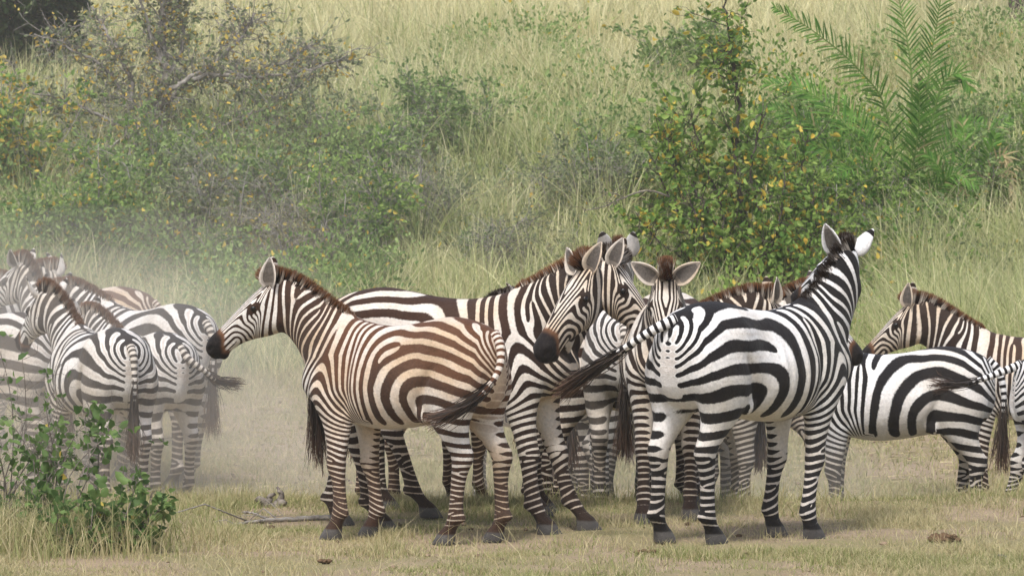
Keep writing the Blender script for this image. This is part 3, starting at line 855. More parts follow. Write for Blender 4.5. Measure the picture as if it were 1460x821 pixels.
def zebra_base(voxel):
    parts = []
    # trunk: x, top, bottom, half width
    T = interp([(-0.725, 1.06, 0.92, 0.05), (-0.70, 1.165, 0.84, 0.115), (-0.64, 1.232, 0.77, 0.185), (-0.52, 1.275, 0.72, 0.245),
                (-0.38, 1.295, 0.70, 0.258), (-0.24, 1.275, 0.675, 0.268), (-0.08, 1.245, 0.645, 0.28), (0.10, 1.235, 0.63, 0.278),
                (0.26, 1.26, 0.65, 0.25), (0.40, 1.295, 0.68, 0.225), (0.52, 1.25, 0.73, 0.195), (0.61, 1.14, 0.78, 0.15), (0.66, 1.02, 0.84, 0.08)], 44)
    zc, hz = (T[:, 1] + T[:, 2]) / 2, (T[:, 1] - T[:, 2]) / 2
    c, s = np.cos(TH), np.sin(TH)
    low = ss(-0.45, -0.1, T[:, 0])[:, None]
    yy = T[:, 3, None] * np.sign(s) * np.abs(s) ** 0.92 * (1 - (0.20 * low - 0.04) * c)
    parts.append(loft(np.stack([np.repeat(T[:, :1], len(TH), 1), yy, zc[:, None] + hz[:, None] * c], -1)))
    # legs: z, x, y, fore-aft radius, lateral radius
    hind = [(1.10, -0.46, .125, .19, .10), (1.00, -0.47, .135, .215, .125), (.88, -0.475, .145, .205, .128), (.77, -0.465, .15, .165, .108),
            (.68, -0.48, .15, .122, .085), (.60, -0.525, .148, .09, .064), (.53, -0.57, .146, .076, .054), (.485, -0.585, .145, .068, .052),
            (.43, -0.575, .145, .055, .044), (.36, -0.565, .145, .046, .037), (.26, -0.56, .145, .043, .036), (.19, -0.56, .145, .047, .040),
            (.15, -0.56, .145, .052, .045), (.11, -0.535, .145, .043, .040), (.075, -0.508, .145, .049, .046), (.05, -0.497, .145, .058, .054), (0, -0.478, .145, .074, .062)]
    fore = [(1.12, .37, .10, .13, .07), (1.00, .40, .125, .155, .095), (.86, .41, .14, .145, .10), (.74, .385, .14, .115, .085), (.65, .375, .138, .088, .068),
            (.55, .378, .135, .068, .055), (.48, .385, .135, .060, .051), (.43, .39, .135, .060, .053), (.385, .388, .135, .053, .047),
            (.34, .38, .135, .044, .038), (.25, .378, .135, .042, .036), (.19, .378, .135, .046, .040), (.15, .383, .135, .050, .045), (.11, .405, .135, .043, .040),
            (.075, .43, .135, .049, .046), (.05, .44, .135, .058, .054), (0, .458, .135, .074, .062)]
    for tab in (hind, fore):
        L = interp(tab, 60)
        for sg in (1, -1):
            parts.append(loft(np.stack([L[:, 1, None] + L[:, 3, None] * np.cos(TH), sg * L[:, 2, None] + L[:, 4, None] * np.sin(TH), np.repeat(L[:, :1], len(TH), 1)], -1)))
    # neck: distance along axis, in-plane offset, in-plane radius, lateral radius
    NP = np.array([-0.77, 0, 0.64])
    K = interp([(-.10, .02, .24, .15), (.04, 0, .255, .165), (.18, .0, .222, .145), (.32, .0, .185, .118), (.46, .0, .162, .098), (.58, .0, .148, .088), (.68, .01, .13, .08), (.74, .02, .09, .06)], 30)
    base = NB + np.array([0.0, 0, 0.0])
    ctr = base + K[:, :1] * NAX + K[:, 1:2] * NP
    narrow = 1 - 0.30 * np.clip(np.cos(TH), 0, 1) ** 2
    parts.append(loft(ctr[:, None] + K[:, 2, None, None] * np.cos(TH)[None, :, None] * NP + (K[:, 3, None] * np.sin(TH) * narrow)[:, :, None] * np.array([0, 1, 0])))
    # head: s, top d, depth, half width
    Hd = interp([(-.035, .035, .14, .05), (0, .005, .21, .072), (.07, .0, .262, .090), (.14, -.003, .278, .099), (.20, -.002, .262, .096), (.27, .0, .218, .080),
                 (.34, .004, .175, .066), (.41, .006, .15, .060), (.47, .004, .146, .064), (.52, .012, .132, .062), (.555, .034, .09, .045), (.568, .06, .04, .02)], 46)
    e = 2 / 2.35
    dd = Hd[:, 1, None] + Hd[:, 2, None] * 0.5 * (1 - np.sign(c) * np.abs(c) ** e)
    rel = (dd - Hd[:, 1, None]) / Hd[:, 2, None]
    wy = Hd[:, 3, None] * np.sign(s) * np.abs(s) ** e * (1 - 0.28 * rel ** 1.5)
    parts.append(loft(HO + Hd[:, 0, None, None] * HA + dd[:, :, None] * HB + wy[:, :, None] * np.array([0, 1, 0])))
    for sg in (1, -1):
        p = HO + 0.165 * HA + 0.062 * HB + np.array([0, sg * 0.074, 0]); parts.append(_ell(*p, .036, .030))     # brow
        p = HO + 0.505 * HA + 0.055 * HB + np.array([0, sg * 0.040, 0]); parts.append(_ell(*p, .034, .030))     # nostril wing
        p = HO + 0.13 * HA + 0.20 * HB + np.array([0, sg * 0.040, 0]); parts.append(_ell(*p, .085, .050))       # cheek
    for sg in (1, -1):
        for p, a_, b_ in (((-.628, sg * .146, .522), .030, .024), ((-.600, sg * .145, .155), .028, .030), ((.412, sg * .135, .432), .042, .044), ((.350, sg * .135, .155), .030, .030), ((-.30, sg * .165, .745), .06, .05), ((.30, sg * .15, .745), .055, .05)):
            parts.append(_ell(*p, a_, b_))
    p = HO + 0.50 * HA + 0.135 * HB; parts.append(_ell(*p, .032, .034))                                          # chin
    mb = MB()
    for V, F, T in parts: mb.add(V, F, T)
    o = mb.build("tmp")
    md = o.modifiers.new("r", 'REMESH'); md.mode = 'VOXEL'; md.voxel_size = voxel; md.use_smooth_shade = True
    dg = bpy.context.evaluated_depsgraph_get()
    me = bpy.data.meshes.new_from_object(o.evaluated_get(dg))
    V = np.empty(len(me.vertices) * 3, np.float32); me.vertices.foreach_get("co", V); V = V.reshape(-1, 3).astype(float)
    E = np.empty(len(me.edges) * 2, np.int32); me.edges.foreach_get("vertices", E); E = E.reshape(-1, 2)
    F = np.empty(len(me.polygons) * 4, np.int32)
    L = np.empty(len(me.loops), np.int32); me.loops.foreach_get("vertex_index", L); F = L.reshape(-1, 4)
    od = o.data
    bpy.data.objects.remove(o); bpy.data.meshes.remove(od); bpy.data.meshes.remove(me)
    deg = np.bincount(E.ravel(), minlength=len(V))[:, None]
    def avg(X):
        A = np.zeros_like(X)
        for k in range(X.shape[1]):
            A[:, k] = np.bincount(E[:, 0], X[E[:, 1], k], len(X)) + np.bincount(E[:, 1], X[E[:, 0], k], len(X))
        return A / deg
    it = int(round(0.10 / voxel))
    for _ in range(it):
        V = V + 0.6 * (avg(V) - V)
        V = V - 0.45 * (avg(V) - V) * (0.9)          # Taubin: keep volume
    # muscle relief: hollow of the flank, groove behind the shoulder, point of the hip, thigh groove, ribs
    x, y, z = V.T.copy(); sy = np.sign(y); tr = ss(.04, .12, np.abs(y))
    d_ = -.020 * np.exp(-((x + .20) / .10) ** 2 - ((z - 1.06) / .11) ** 2) + .012 * np.exp(-((x + .39) / .06) ** 2 - ((z - 1.17) / .06) ** 2)
    d_ += -.014 * np.exp(-((x - .235 + .15 * (z - .95)) / .035) ** 2) * ss(.70, .82, z) * ss(1.2, 1.05, z)
    d_ += -.012 * np.exp(-((x + .30 + .5 * (z - .85)) / .03) ** 2) * ss(.74, .82, z) * ss(1.05, .95, z)
    d_ += .0022 * np.sin(x * 2 * np.pi / .058) * ss(.22, .12, x) * ss(-.20, -.05, x) * ss(.72, .85, z) * ss(1.15, 1.0, z)
    d_ += -.010 * np.exp(-((x - .50 + .35 * (z - 1.0)) / .04) ** 2) * ss(.80, .92, z) * ss(1.22, 1.1, z)
    V[:, 1] += sy * d_ * tr * 1.6
    q = V - HO
    hs, hd = q @ HA, q @ HB
    # nostril dents and mouth crease
    for sg in (1, -1):
        r2 = ((hs - .527) / .020) ** 2 + ((hd - .056) / .013) ** 2 + ((V[:, 1] - sg * .052) / .03) ** 2
        V[:, 1] -= sg * .018 * np.exp(-r2)
    cr = np.exp(-((hd - .118) / .006) ** 2) * ss(.36, .40, hs) * (np.abs(V[:, 1]) > .02)
    V[:, 1] -= np.sign(V[:, 1]) * .005 * cr
    return V, F


def ear_geo(sg, spread, fwd):
    """cupped ear: V, F, bias (colour)"""
    L = 0.170
    n, m = 14, 9
    u = np.linspace(0, 1, n)[:, None]; v = np.linspace(-1, 1, m)[None]
    wid = 0.050 * (np.sin(np.pi * np.clip(u * 0.93 + 0.07, 0, 1) ** 0.85)) ** 0.62 * (1 - 0.30 * u ** 2) + .003
    cup = 1.25 - 0.75 * u
    ang = v * cup * 1.25
    X = wid * np.sin(ang) / np.sin(np.minimum(cup * 1.25, 1.45)) ; Y = wid * (1 - np.cos(ang)) * 0.95; Z = L * u + 0 * v
    P = np.stack([X, Y + 0.012 * np.sin(u * np.pi) * 0 - 0.03 * (u ** 2), Z + 0 * X], -1)     # opens to +Y
    nrm = np.stack([-np.sin(ang), np.cos(ang), 0 * ang], -1)
    inner = P + nrm * 0.004 * (1 - np.abs(v)[..., None] * 0.8)
    outer = P - nrm * 0.005
    V = np.concatenate([outer.reshape(-1, 3), inner.reshape(-1, 3)])
    i, j = np.meshgrid(np.arange(n - 1), np.arange(m - 1), indexing='ij')
    a = (i * m + j).ravel()
    Fo = np.stack([a, a + m, a + m + 1, a + 1], -1)
    Fi = np.stack([a, a + 1, a + m + 1, a + m], -1) + n * m
    rim = []
    for jj in (0, m - 1):
        for ii in range(n - 1):
            p, q = ii * m + jj, (ii + 1) * m + jj
            rim.append((p, p + n * m, q + n * m, q) if jj == 0 else (p, q, q + n * m, p + n * m))
    uu = np.repeat(u, m, 1).ravel(); vv = np.repeat(v, n, 0).ravel()
    bo = -2.0 + 4 * ss(.80, .84, uu) - 4 * ss(.955, .985, uu)
    bi = -2.0 + 3.0 * ss(.85, .55, np.abs(vv)) * ss(.05, .2, uu) * ss(.92, .8, uu)
    bias = np.concatenate([bo, bi])
    # orientation in head frame
    up = -HA * 0.60 - HB * 0.66 + np.array([0, sg * spread, 0]); up /= np.linalg.norm(up)
    f = -HB * fwd + HA * fwd * 0.3 + np.array([0, sg * (1 - abs(fwd)) * 1.0, 0]); f -= up * (f @ up); f /= np.linalg.norm(f)
    r = np.cross(f, up)
    org = HO + HA * 0.012 + HB * 0.035 + np.array([0, sg * 0.056, 0])
    W = org + V[:, :1] * r + V[:, 1:2] * f + V[:, 2:] * up
    grey = np.concatenate([0 * bo, ss(.9, .6, np.abs(vv)) * .8])
    return W, np.vstack([Fo, Fi, np.array(rim)]), bias, grey


def coat_fields(V):
    """stripe phase (cycles), bias, dark-skin mask in the canonical pose"""
    x, y, z = V.T
    ay = np.abs(y)
    q = V - HO
    hs, hd = q @ HA, q @ HB
    sn = (V - NB) @ NAX
    # ---- hindquarters and barrel
    xc, zc = -0.31, 0.79
    dx, dz = x - xc, z - zc
    ztop = np.interp(x, [-.72, -.70, -.64, -.52, -.38, -.24], [1.04, 1.09, 1.20, 1.27, 1.295, 1.295])
    r = np.where(dx > 0, np.where(dz > 0, np.sqrt(dx ** 2 + (dz * (1 - .42 * ss(.05, .5, dx))) ** 2), dx), np.where(dz > 0, dz * .505 / np.clip(ztop - zc, .25, 1), dz) + 0.42 * dx ** 2 * ss(-.35, .05, dz))
    # backward lean of barrel stripes
    rr = r
    per0, per1 = 0.118, 0.066
    def cyc(t):                                   # integral of 1/period for t>0
        a, b = .26, .50
        g = np.linspace(0, 1.4, 800)
        p = per0 + (per1 - per0) * ss(a, b, g)
        cc = np.concatenate([[0], np.cumsum((g[1] - g[0]) / p)[:-1]])
        return np.interp(t, g, cc)
    def leg_c(t):                                 # distance below the stifle centre
        g = np.linspace(0, 1.0, 400)
        p = 0.105 + (0.037 - 0.105) * ss(.0, .42, g)
        cc = np.concatenate([[0], np.cumsum((g[1] - g[0]) / p)[:-1]])
        return np.interp(t, g, cc)
    xs, zs = 0.40, 1.06
    sl = x - xs + 0.22 * np.clip(z - zs, -.4, .2)
    barrel = np.where(r > 0, cyc(np.clip(r, 0, 2)), -leg_c(np.clip(-r, 0, 2)))
    # ---- shoulder, chevron and foreleg
    Kc = cyc(np.array([math.hypot(xs - xc, 0.3)]))[0]
    sab = np.sqrt(sl ** 2 + 0.04 ** 2)
    zt = np.clip(zs - z, 0, 2)
    def fleg(t):
        g = np.linspace(0, 1.2, 400)
        p = 0.10 + (0.036 - 0.10) * ss(.05, .60, g)
        cc = np.concatenate([[0], np.cumsum((g[1] - g[0]) / p)[:-1]])
        return np.interp(t, g, cc)
    fade = 1 - ss(.30, .50, zt)
    shoulder = Kc - sab / 0.078 * (0.15 + .85 * fade) + fleg(zt) * np.exp(-(sl / (np.where(sl < 0, .15, .20) + .45 * ss(.88, .58, z))) ** 2)
    wb = ss(0.14, 0.30, x) * (1 - 0 * z)
    legmask_f = ss(.70, .62, z) * (x > 0.1)
    wb = np.maximum(wb, legmask_f)
    # keep belly vertical stripes behind the elbow
    c = barrel * (1 - wb) + shoulder * wb
    # ---- neck
    neck = Kc - (sn * 0.98) / 0.078 + 0.6
    hh = (V - np.array([0.83, 0, 1.64])) @ np.array([.98, 0, .18])
    nk2 = Kc - (.60 * .98) / .078 + .6 - (hh + .10) / .068
    w2 = ss(-.26, -.08, hh)
    neck = neck * (1 - w2) + nk2 * w2
    wn = ss(.12, .36, sn) * ss(.42, .56, x)
    c = c * (1 - wn) + neck * wn
    # ---- head
    on_head = ss(-.012, .012, (V - np.array([0.83, 0, 1.64])) @ np.array([.98, 0, .18]))
    wid = np.interp(hs, [-.03, .14, .27, .41, .55], [.07, .098, .08, .062, .05])
    # arc distance from the mouth corner across the cheek up to the forehead centre
    side = np.clip(hd, -.02, .4)
    top = ss(.06, .0, hd)
    arc = (0.135 - side) * 1.0 + top * np.clip(wid - ay, 0, .1)
    mcs = 0.385
    ds = np.clip(mcs - hs, 0, 1)
    k = 1 - 0.80 * ss(.045, .12, arc) 
    phi = np.sqrt((ds * (0.35 + 0.65 * (1 - ss(.03, .13, arc)))) ** 2 + np.clip(arc, -0.03, 1) ** 2)
    pf = 0.034 - 0.004 * ss(.09, .14, arc)
    face = phi / pf
    k0 = Kc - (.60 * .98) / .078 + .6 - .10 / .068
    rearb = k0 - hh / .040
    ref = np.exp(-(((hs - .10) / .03) ** 2 + ((hd - .14) / .03) ** 2)) + 1e-12
    face = face + ((rearb - face) * ref).sum() / ref.sum() if len(V) > 5000 else face + _cache.get('face', 0)
    if len(V) > 5000: _cache['face'] = float(((rearb - phi / pf) * ref).sum() / ref.sum())
    wr = ss(.10, .05, hh) * ss(.03, .06, hd)
    face = face * (1 - wr) + rearb * wr
    # rear cheek: straight bands parallel to the jaw edge
    rear = ss(.13, .06, hs) * ss(.06, .11, hd)
    c = c * (1 - on_head) + face * on_head
    b = np.zeros(len(V))
    # ---- bias
    leg = ss(.78, .62, z)
    cyl = 0.14
    inner = ss(.125, .085, ay) * ss(.30, .50, z) * ss(.74, .66, z)
    b -= 1.7 * inner
    b -= 1.6 * ss(.70, .645, z) * ss(-.38, -.26, x) * ss(.30, .2, x) * ss(.24, .12, ay)  # belly
    b -= .25 * ss(.8, .6, z) * ss(.45, .6, z)
    b += 1.2 * ss(.15, .05, z)
    b += 0.30 * ss(.80, .5, z) + .24 * ss(.50, .22, z)
    # dorsal line
    b += 1.5 * ss(.022, .010, ay) * (z > 1.0) * ss(.55, .35, x)
    b += 0.42 * ss(.1, .35, sn) * (1 - on_head) * ss(.35, .5, x)
    b += 1.6 * ss(.045, .018, ay) * ss(-.44, -.52, x) * ss(1.14, 1.19, z)
    # back of the thighs, around the tail: white
    b -= 1.9 * ss(.056, .036, ay) * ss(-.64, -.67, x) * ss(1.13, 1.05, z) * ss(.6, .7, z)
    dk = ss(.405, .485, hs + .02 * np.sin(hd * 40) - .02 * ss(.06, .13, hd) + .02 * ss(.03, .0, hd)) * on_head
    for sg in (1, -1):
        b = b + 0; dk = np.maximum(dk, 0)
    hoof = ss(.066, .058, z)
    # eye patch
    er = np.sqrt(((hs - .174) / .050) ** 2 + ((hd - .067) / .025) ** 2)
    b += 3.0 * ss(1.15, .75, er) * on_head * (ay > .05)
    b -= 0.15 * on_head
    return c, b, dk, hoof


_cache = {}


def forks(V, seed):
    """angle field of stripe dislocations (places where a stripe forks or ends), different on each flank"""
    rg = np.random.default_rng(seed * 17 + 5)
    x, y, z = V.T
    D = np.zeros(len(V))
    for sg in (1, -1):
        S = np.zeros(len(V))
        spots = []
        for _ in range(2): spots.append((rg.uniform(-.15, .22), rg.uniform(.98, 1.2), .28))
        for _ in range(2):
            t = rg.uniform(.2, .9); o = rg.uniform(-.12, .12)
            p = NB + NAX * NLEN * t; spots.append((p[0] - .77 * o, p[2] + .64 * o, .22))
        for lx in (-.57, .385):
            for _ in range(5): spots.append((lx + rg.uniform(-.05, .05), rg.uniform(.16, .48), .10))
        for k, (px_, pz_, R) in enumerate(spots):
            s_ = 1 if k % 2 else -1
            dx, dz = x - px_, z - pz_
            leg_spot = R < .15
            m = ss(.75, .66, z) if leg_spot else ss(.62, .72, z)
            if leg_spot: m = m * (np.abs(x - px_) < .25)
            a = np.arctan2(dz, dx) if not leg_spot else np.arctan2(dx, dz) 
            S += np.where(m > .5, s_ * a, 0) if leg_spot else s_ * a * 1.0
        D += np.where(sg * y >= 0, S, 0)
    return D


def rot_axis(ax, ang):
    ax = np.asarray(ax, float); ax = ax / np.linalg.norm(ax)
    K = np.array([[0, -ax[2], ax[1]], [ax[2], 0, -ax[0]], [-ax[1], ax[0], 0]])
    return np.eye(3) + math.sin(ang) * K + (1 - math.cos(ang)) * K @ K


def ori(yaw, elev, roll=0):
    """rotation whose x axis points along yaw/elev (degrees)"""
    a, e, r = map(math.radians, (yaw, elev, roll))
    return rot_axis((0, 0, 1), a) @ rot_axis((0, 1, 0), -e) @ rot_axis((1, 0, 0), r)


def rlog(R):
    ang = math.acos(max(-1, min(1, (np.trace(R) - 1) / 2)))
    if ang < 1e-6: return np.array([1., 0, 0]), 0.0
    v = np.array([R[2, 1] - R[1, 2], R[0, 2] - R[2, 0], R[1, 0] - R[0, 1]])
    return v, ang


NSC, HSC = 0.82, 0.99                              # neck and head proportion
NSH = NAX * NLEN * (1 - NSC)
HO2 = HO - NSH
C_NECK = ori(0, 50.2)
C_HEAD = ori(0, -45)


class Pose:
    def __init__(s, neck=(0, 50), head=(0, -45), roll=0, legs=None, scale=1.0, neck_len=1.0, fat=1.0):
        Rn = ori(*neck) @ C_NECK.T
        Rh = ori(head[0], head[1], roll) @ C_HEAD.T
        s.nb = 7
        v, ang = rlog(Rn)
        s.R, s.O, s.C = [np.eye(3)], [np.zeros(3)], [np.zeros(3)]
        # bone i rotates about pivot P_i ; x' = R (x - P) + Q
        piv = NB + np.array([0.02, 0, .04])
        Q = piv.copy(); Pp = piv.copy(); Rprev = np.eye(3)
        s.M = [(np.eye(3), piv, piv)]
        for i in range(1, s.nb + 1):
            P = piv + NAX * (NLEN * NSC * (i - 1) / s.nb)
            Q = Rprev @ (P - Pp) * 1.0 + Q
            Ri = rot_axis(v, ang * i / s.nb) if ang > 0 else np.eye(3)
            s.M.append((Ri, P, Q))
            Pp, Rprev = P, Ri
        P = HO2 + 0.0 * HA + 0.09 * HSC * HB
        Q = Rprev @ (P - Pp) + Q
        s.H = (Rh, P, Q)
        s.legs = legs or {}
        s.scale = scale
        s.fat = fat

    def apply(s, V, head_w=None):
        V = np.asarray(V, float)
        sn = (V - NB) @ NAX
        ok = ss(.30, .44, V[:, 0]) * ss(.80, .98, V[:, 2])
        t = np.clip((sn - .02) / NLEN, 0, 1) * s.nb * ok
        if head_w is None:
            head_w = ss(-.07, .07, (V - np.array([0.83, 0, 1.64])) @ np.array([.98, 0, .18])) * (V[:, 2] > 1.0)
        else:
            t = np.full(len(V), float(s.nb))
        V0 = V
        V = V0 - NSH * (t / s.nb)[:, None]
        V = V * (1 - head_w[:, None]) + head_w[:, None] * (HO2 + (V0 - HO) * HSC)
        out = np.zeros_like(V)
        i0 = np.clip(np.floor(t).astype(int), 0, s.nb - 1)
        f = t - i0
        for i, (R, P, Q) in enumerate(s.M):
            wgt = np.where(i0 == i, 1 - f, 0) + np.where(i0 + 1 == i, f, 0)
            m = wgt > 0
            out[m] += wgt[m, None] * ((V[m] - P) @ R.T + Q)
        R, P, Q = s.H
        m = head_w > 0
        out[m] = out[m] * (1 - head_w[m, None]) + head_w[m, None] * ((V[m] - P) @ R.T + Q)
        V = V0
        # legs: hoof offset (dx,dy), joint offset (jx), lift
        for key, (dx, dy, jx, lift) in s.legs.items():
            hind = key[0] == 'h'
            sg = 1 if key[1] == 'l' else -1
            lx = -0.50 if hind else 0.39
            top, jz = (1.05, .50) if hind else (.98, .42)
            x, y, z = V.T
            wside = ss(-.015, .05, sg * y) if True else 1
            reach = .30 if hind else .24
            width = np.interp(z, [.5, .75, 1.0], [.16, .20, reach])
            wx = ss(width + .12, width, np.abs(x - lx))
            prof = np.interp(z, [.08, jz, top], [1, (top - jz) / top, 0])
            prof = np.where(z < .6, prof, prof * 1.0)
            jp = np.exp(-((z - jz) / .17) ** 2)
            wgt = wside * wx
            out[:, 0] += wgt * (dx * prof + jx * jp)
            out[:, 1] += wgt * dy * prof
            out[:, 2] += wgt * lift * ss(.8, .3, z)
        if s.fat != 1.0:
            m = ss(.45, .75, V[:, 2]) * ss(.55, .2, V[:, 0])
            out[:, 1] *= 1 + (s.fat - 1) * m
        return out * s.scale


def coat_mat(name, dark_back, dark_leg, light, cream, seed, brown_top=0.0, dust=0.15, warp=1.0, bias=0.0, shadow=.35, zlo=.85):
    m, nt = newmat(name)
    rest = attr(nt, "rest", "Vector")
    off = N(nt, "ShaderNodeVectorMath", operation='ADD')
    nt.links.new(rest, off.inputs[0]); off.inputs[1].default_value = (seed * 3.7, seed * 1.3, seed * 2.1)
    P = off.outputs[0]
    n1 = noise(nt, P, 2.6, 0.0); n2 = noise(nt, P, 7.0, 0.0); n3 = noise(nt, P, 90.0, 3.0, .7); n4 = noise(nt, P, 2.2, 3.0)
    ph = attr(nt, "ph")
    wm = attr(nt, "wm")
    p = math_n(nt, 'MULTIPLY', ph, 2 * math.pi)
    w1 = math_n(nt, 'MULTIPLY', math_n(nt, 'SUBTRACT', n1, .5), 6.0 * warp)
    w2 = math_n(nt, 'MULTIPLY', math_n(nt, 'SUBTRACT', n2, .5), 1.5 * warp)
    wsum = math_n(nt, 'MULTIPLY', math_n(nt, 'ADD', w1, w2), wm)
    pw = math_n(nt, 'ADD', p, wsum)
    s = math_n(nt, 'ADD', math_n(nt, 'MULTIPLY', math_n(nt, 'SINE', pw), attr(nt, "dc")), math_n(nt, 'MULTIPLY', math_n(nt, 'COSINE', pw), attr(nt, "ds")))
    s = math_n(nt, 'ADD', s, attr(nt, "bi"))
    s = math_n(nt, 'ADD', s, bias)
    s = math_n(nt, 'ADD', s, math_n(nt, 'MULTIPLY', math_n(nt, 'SUBTRACT', n3, .5), .85))
    s = math_n(nt, 'ADD', s, math_n(nt, 'MULTIPLY', math_n(nt, 'SUBTRACT', n4, .5), 1.1))
    mask = mapr(nt, s, -.20, .24)
    sep = N(nt, "ShaderNodeSeparateXYZ"); nt.links.new(rest, sep.inputs[0])
    zf = mapr(nt, math_n(nt, 'ADD', sep.outputs[2], math_n(nt, 'MULTIPLY', math_n(nt, 'SUBTRACT', n1, .5), .5)), zlo, zlo + .28)
    zf = math_n(nt, 'MULTIPLY', zf, mapr(nt, sep.outputs[0], .52, .30))
    dark = mixc(nt, zf, dark_leg, dark_back)
    dark = mixc(nt, math_n(nt, 'MULTIPLY', n3, .35), dark, tuple(min(1, c * 2.2 + .01) for c in dark_back))
    lt = mixc(nt, mapr(nt, n4, .35, .68), light, cream)
    lt = mixc(nt, mapr(nt, sep.outputs[2], .70, .25, 0, .55), lt, (.33, .25, .175))
    lt = mixc(nt, math_n(nt, 'MULTIPLY', mapr(nt, n3, .45, .75), .35), lt, cream)
    lt = mixc(nt, math_n(nt, 'MULTIPLY', zf, brown_top), lt, (.42, .27, .16))
    colr = mixc(nt, mask, lt, dark)
    colr = mixc(nt, math_n(nt, 'MULTIPLY', mapr(nt, n4, .3, .8), dust), colr, (.36, .30, .23))
    dk = attr(nt, "dk")
    mz = mixc(nt, mapr(nt, dk, .25, .95), (.15, .070, .034), (.010, .008, .008))
    mz = mixc(nt, math_n(nt, 'MULTIPLY', mapr(nt, n3, .4, .8), .22), mz, (.09, .07, .06))
    colr = mixc(nt, mapr(nt, dk, .0, .35), colr, mz)
    hf = attr(nt, "hf")
    colr = mixc(nt, hf, colr, mixc(nt, n2, (.035, .033, .032), (.13, .122, .115)))
    colr = mixc(nt, attr(nt, "gr"), colr, mixc(nt, n3, (.035, .03, .026), (.26, .23, .20)))
    # faint shadow stripes inside the broad white bands of the haunch, and mottled short hair
    sh = math_n(nt, 'MULTIPLY', math_n(nt, 'MULTIPLY', mapr(nt, s, -.80, -1.05), mapr(nt, sep.outputs[0], -.05, -.35)), mapr(nt, sep.outputs[2], .55, .75))
    colr = mixc(nt, math_n(nt, 'MULTIPLY', sh, math_n(nt, 'MULTIPLY', shadow, mapr(nt, n1, .45, .6))), colr, (.36, .26, .19))
    hair = noise(nt, P, 55, 4, .75)
    hv = N(nt, "ShaderNodeHueSaturation"); nt.links.new(colr, hv.inputs["Color"])
    nt.links.new(mapr(nt, hair, .25, .75, .74, 1.16, False), hv.inputs["Value"])
    colr = hv.outputs[0]
    b = finish(nt, colr, .7, math_n(nt, 'ADD', math_n(nt, 'ADD', math_n(nt, 'MULTIPLY', n3, .5), noise(nt, P, 220, 2)), math_n(nt, 'MULTIPLY', noise(nt, P, 13, 3, .6), 2.6)), .6, .008, spec=.12)
    b.inputs['Sheen Weight'].default_value = .06
    b.inputs['Sheen Roughness'].default_value = .45
    return m


def mane_mat(name, dark, light, tip, seed):
    m, nt = newmat(name)
    ph = attr(nt, "ph")
    s = math_n(nt, 'SINE', math_n(nt, 'MULTIPLY', ph, 2 * math.pi), 0)
    mask = mapr(nt, s, -.25, .15)
    c = mixc(nt, mask, light, dark)
    c = mixc(nt, mapr(nt, attr(nt, "tp"), .5, .95), c, tip)
    c = mixc(nt, math_n(nt, 'MULTIPLY', attr(nt, "rv"), .45), c, dark)
    finish(nt, c, .85, spec=.05)
    return m


def simple_mat(name, col, rough=.8, spec=.3):
    m, nt = newmat(name)
    finish(nt, col, rough, spec=spec)
    return m


EYE_M = simple_mat("eye_dark", (.008, .006, .005), .25, .4)
_mt, _nt = newmat("tail_hair")
_c = mixc(_nt, attr(_nt, "rv"), (.012, .010, .010), (.075, .055, .042))
_c = mixc(_nt, mapr(_nt, attr(_nt, "tp"), .6, 1.0), _c, (.10, .055, .035))
finish(_nt, _c, .55, spec=.3)
TAIL_M = _mt


